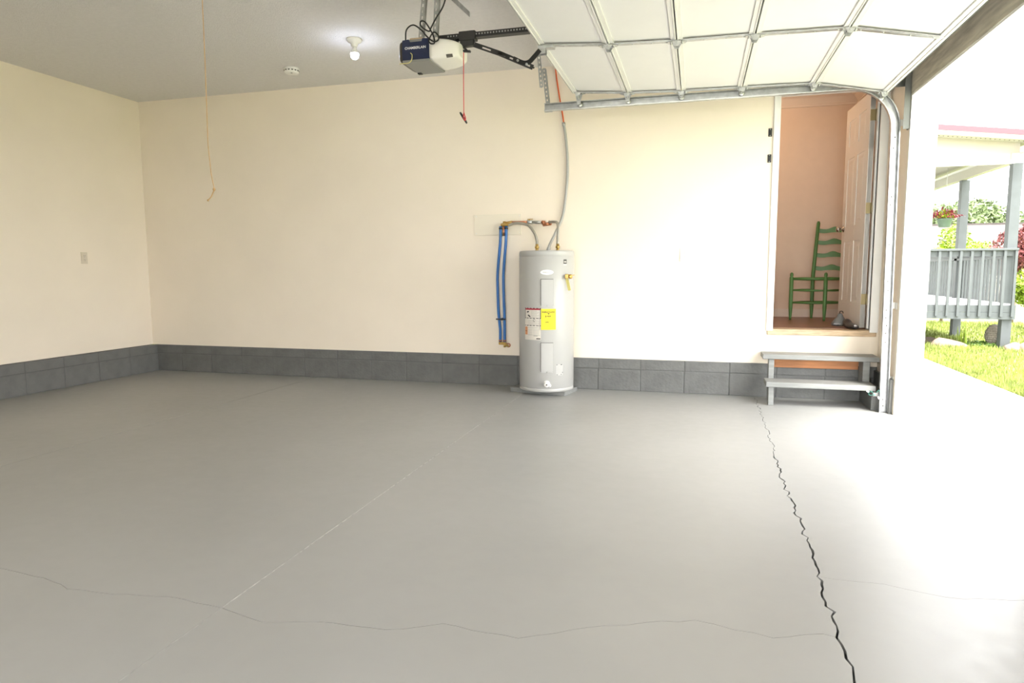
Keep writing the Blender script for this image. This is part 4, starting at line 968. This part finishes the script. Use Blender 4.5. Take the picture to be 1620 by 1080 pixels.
ir = thing1('iris_clump', (4.34, 12.75, -.19), 'upright clump of bright green sword leaves by the porch', 'plant')
for k in range(22):
    a = random.random()*6.28; r_ = .09*random.random(); h1_ = .22+.16*random.random(); x, y = 4.34+r_*math.cos(a), 12.75+r_*math.sin(a); lx_, ly_ = .10*(random.random()-.5), .06*(random.random()-.5)
    wv = Vector((math.cos(a+1.3), math.sin(a+1.3), 0))*.012
    p0, p1, p2 = Vector((x, y, -.19)), Vector((x+lx_*.4, y+ly_*.4, -.19+h1_*.55)), Vector((x+lx_, y+ly_, -.19+h1_))
    mb = MB(); mb.quad(p0-wv, p0+wv, p1+wv*.9, p1-wv*.9); mb.bm.faces.new([mb.bm.verts.new(q) for q in (p1-wv*.9, p1+wv*.9, p2)])
    mb.build('leaf_blade', LEAFY, ir)
gc = np.c_[4.2+.9*rng.random(900), 12.55+.55*rng.random(900), -.17+.05*rng.random(900)]
o = leaves('ground_cover', LEAFG, gc, .055); tag(o, 'low green creeping plants around the pinecone statue', 'plants', kind='stuff')
plant('yellow_green_shrub', 'large yellow green shrub beyond the porch rail at left', 'shrub', (6.66, 20.9, -.2), (6.60, 20.9, 1.35), (.60, .6, 1.05), LEAFY, 5200, .085, 'shrubs beyond the porch')
plant('yellow_green_shrub', 'low yellow green shrub beyond the porch between the two posts', 'shrub', (7.98, 22.8, -.2), (7.95, 22.8, 1.2), (.75, .6, .85), LEAFY, 4200, .085, 'shrubs beyond the porch')
plant('fresh_green_shrub', 'fresh green shrub at the foot of the tall yellow green one', 'shrub', (5.92, 18.9, -.2), (5.92, 18.9, .8), (.45, .45, .85), LEAFG, 3600, .08, 'shrubs beyond the porch')
plant('green_hedge_bush', 'bright green bush at the right edge beyond the porch corner', 'bush', (6.85, 16.5, -.2), (6.9, 16.5, .55), (.55, .6, .62), LEAFY, 4800, .08, 'shrubs beyond the porch')
plant('red_maple', 'small red leaved maple at the right edge behind the porch post', 'tree', (7.30, 18.6, -.2), (7.40, 18.6, 1.55), (.55, .55, .78), LEAFR, 5200, .085, None, .05)
plant('red_maple', 'wispy red maple branch left of the porch corner post', 'tree', (7.60, 20.1, -.2), (7.60, 20.1, 1.35), (.34, .4, .48), LEAFR, 1100, .085, None, .03)
for k, (x, y, h0, r_, lab) in enumerate(((8.2, 42, 3.3, 2.2, 'pale green tree behind the hanging basket'), (12.6, 42, 3.9, 2.5, 'pale green tree above the neighbour roof, left one'), (16.9, 47, 4.6, 2.6, 'pale green tree above the neighbour roof, middle one'), (18.4, 42, 3.6, 2.4, 'pale green tree just left of the porch corner post'), (22.8, 45, 5.0, 3.0, 'taller pale green tree at the right edge of the frame'))):
    plant('background_tree', lab, 'tree', (x, y, -.3), (x, y, h0-.7), (r_, 1.8, 1.75), LEAFT, 5200, .30, 'trees behind the neighbour house', .16, 16)
# neighbour house
nh = thing1('neighbour_house', (11, 32, -.3), 'low neighbour house with taupe shingle roof beyond the porch', 'house')
MB().box(7.2, 14.6, 30.4, 36, -.3, 1.75).build('wall', HOUSEW, nh)
mb = MB(); mb.prism([(6.9, 29.9, 1.72), (6.9, 33.2, 3.02), (6.9, 36.5, 1.72)], (8.1, 0, 0)); mb.build('roof', SHINGLE, nh)
mb = MB().box(6.88, 15.02, 33.1, 33.3, 2.99, 3.05); mb.build('ridge_cap', SHINGLE, nh)
box('eave_trim', WHITE, 6.9, 15.0, 29.86, 29.92, 1.62, 1.74, nh)
for x in (8.3, 10.6, 12.9):
    f = MB().box(x-.55, x+.55, 30.35, 30.42, .45, 1.4).build('window', WHITE, nh)
    MB().box(x-.48, x-.03, 30.335, 30.352, .52, 1.33).build('pane', GLASS, f); MB().box(x+.03, x+.48, 30.335, 30.352, .52, 1.33).build('pane', GLASS, f)
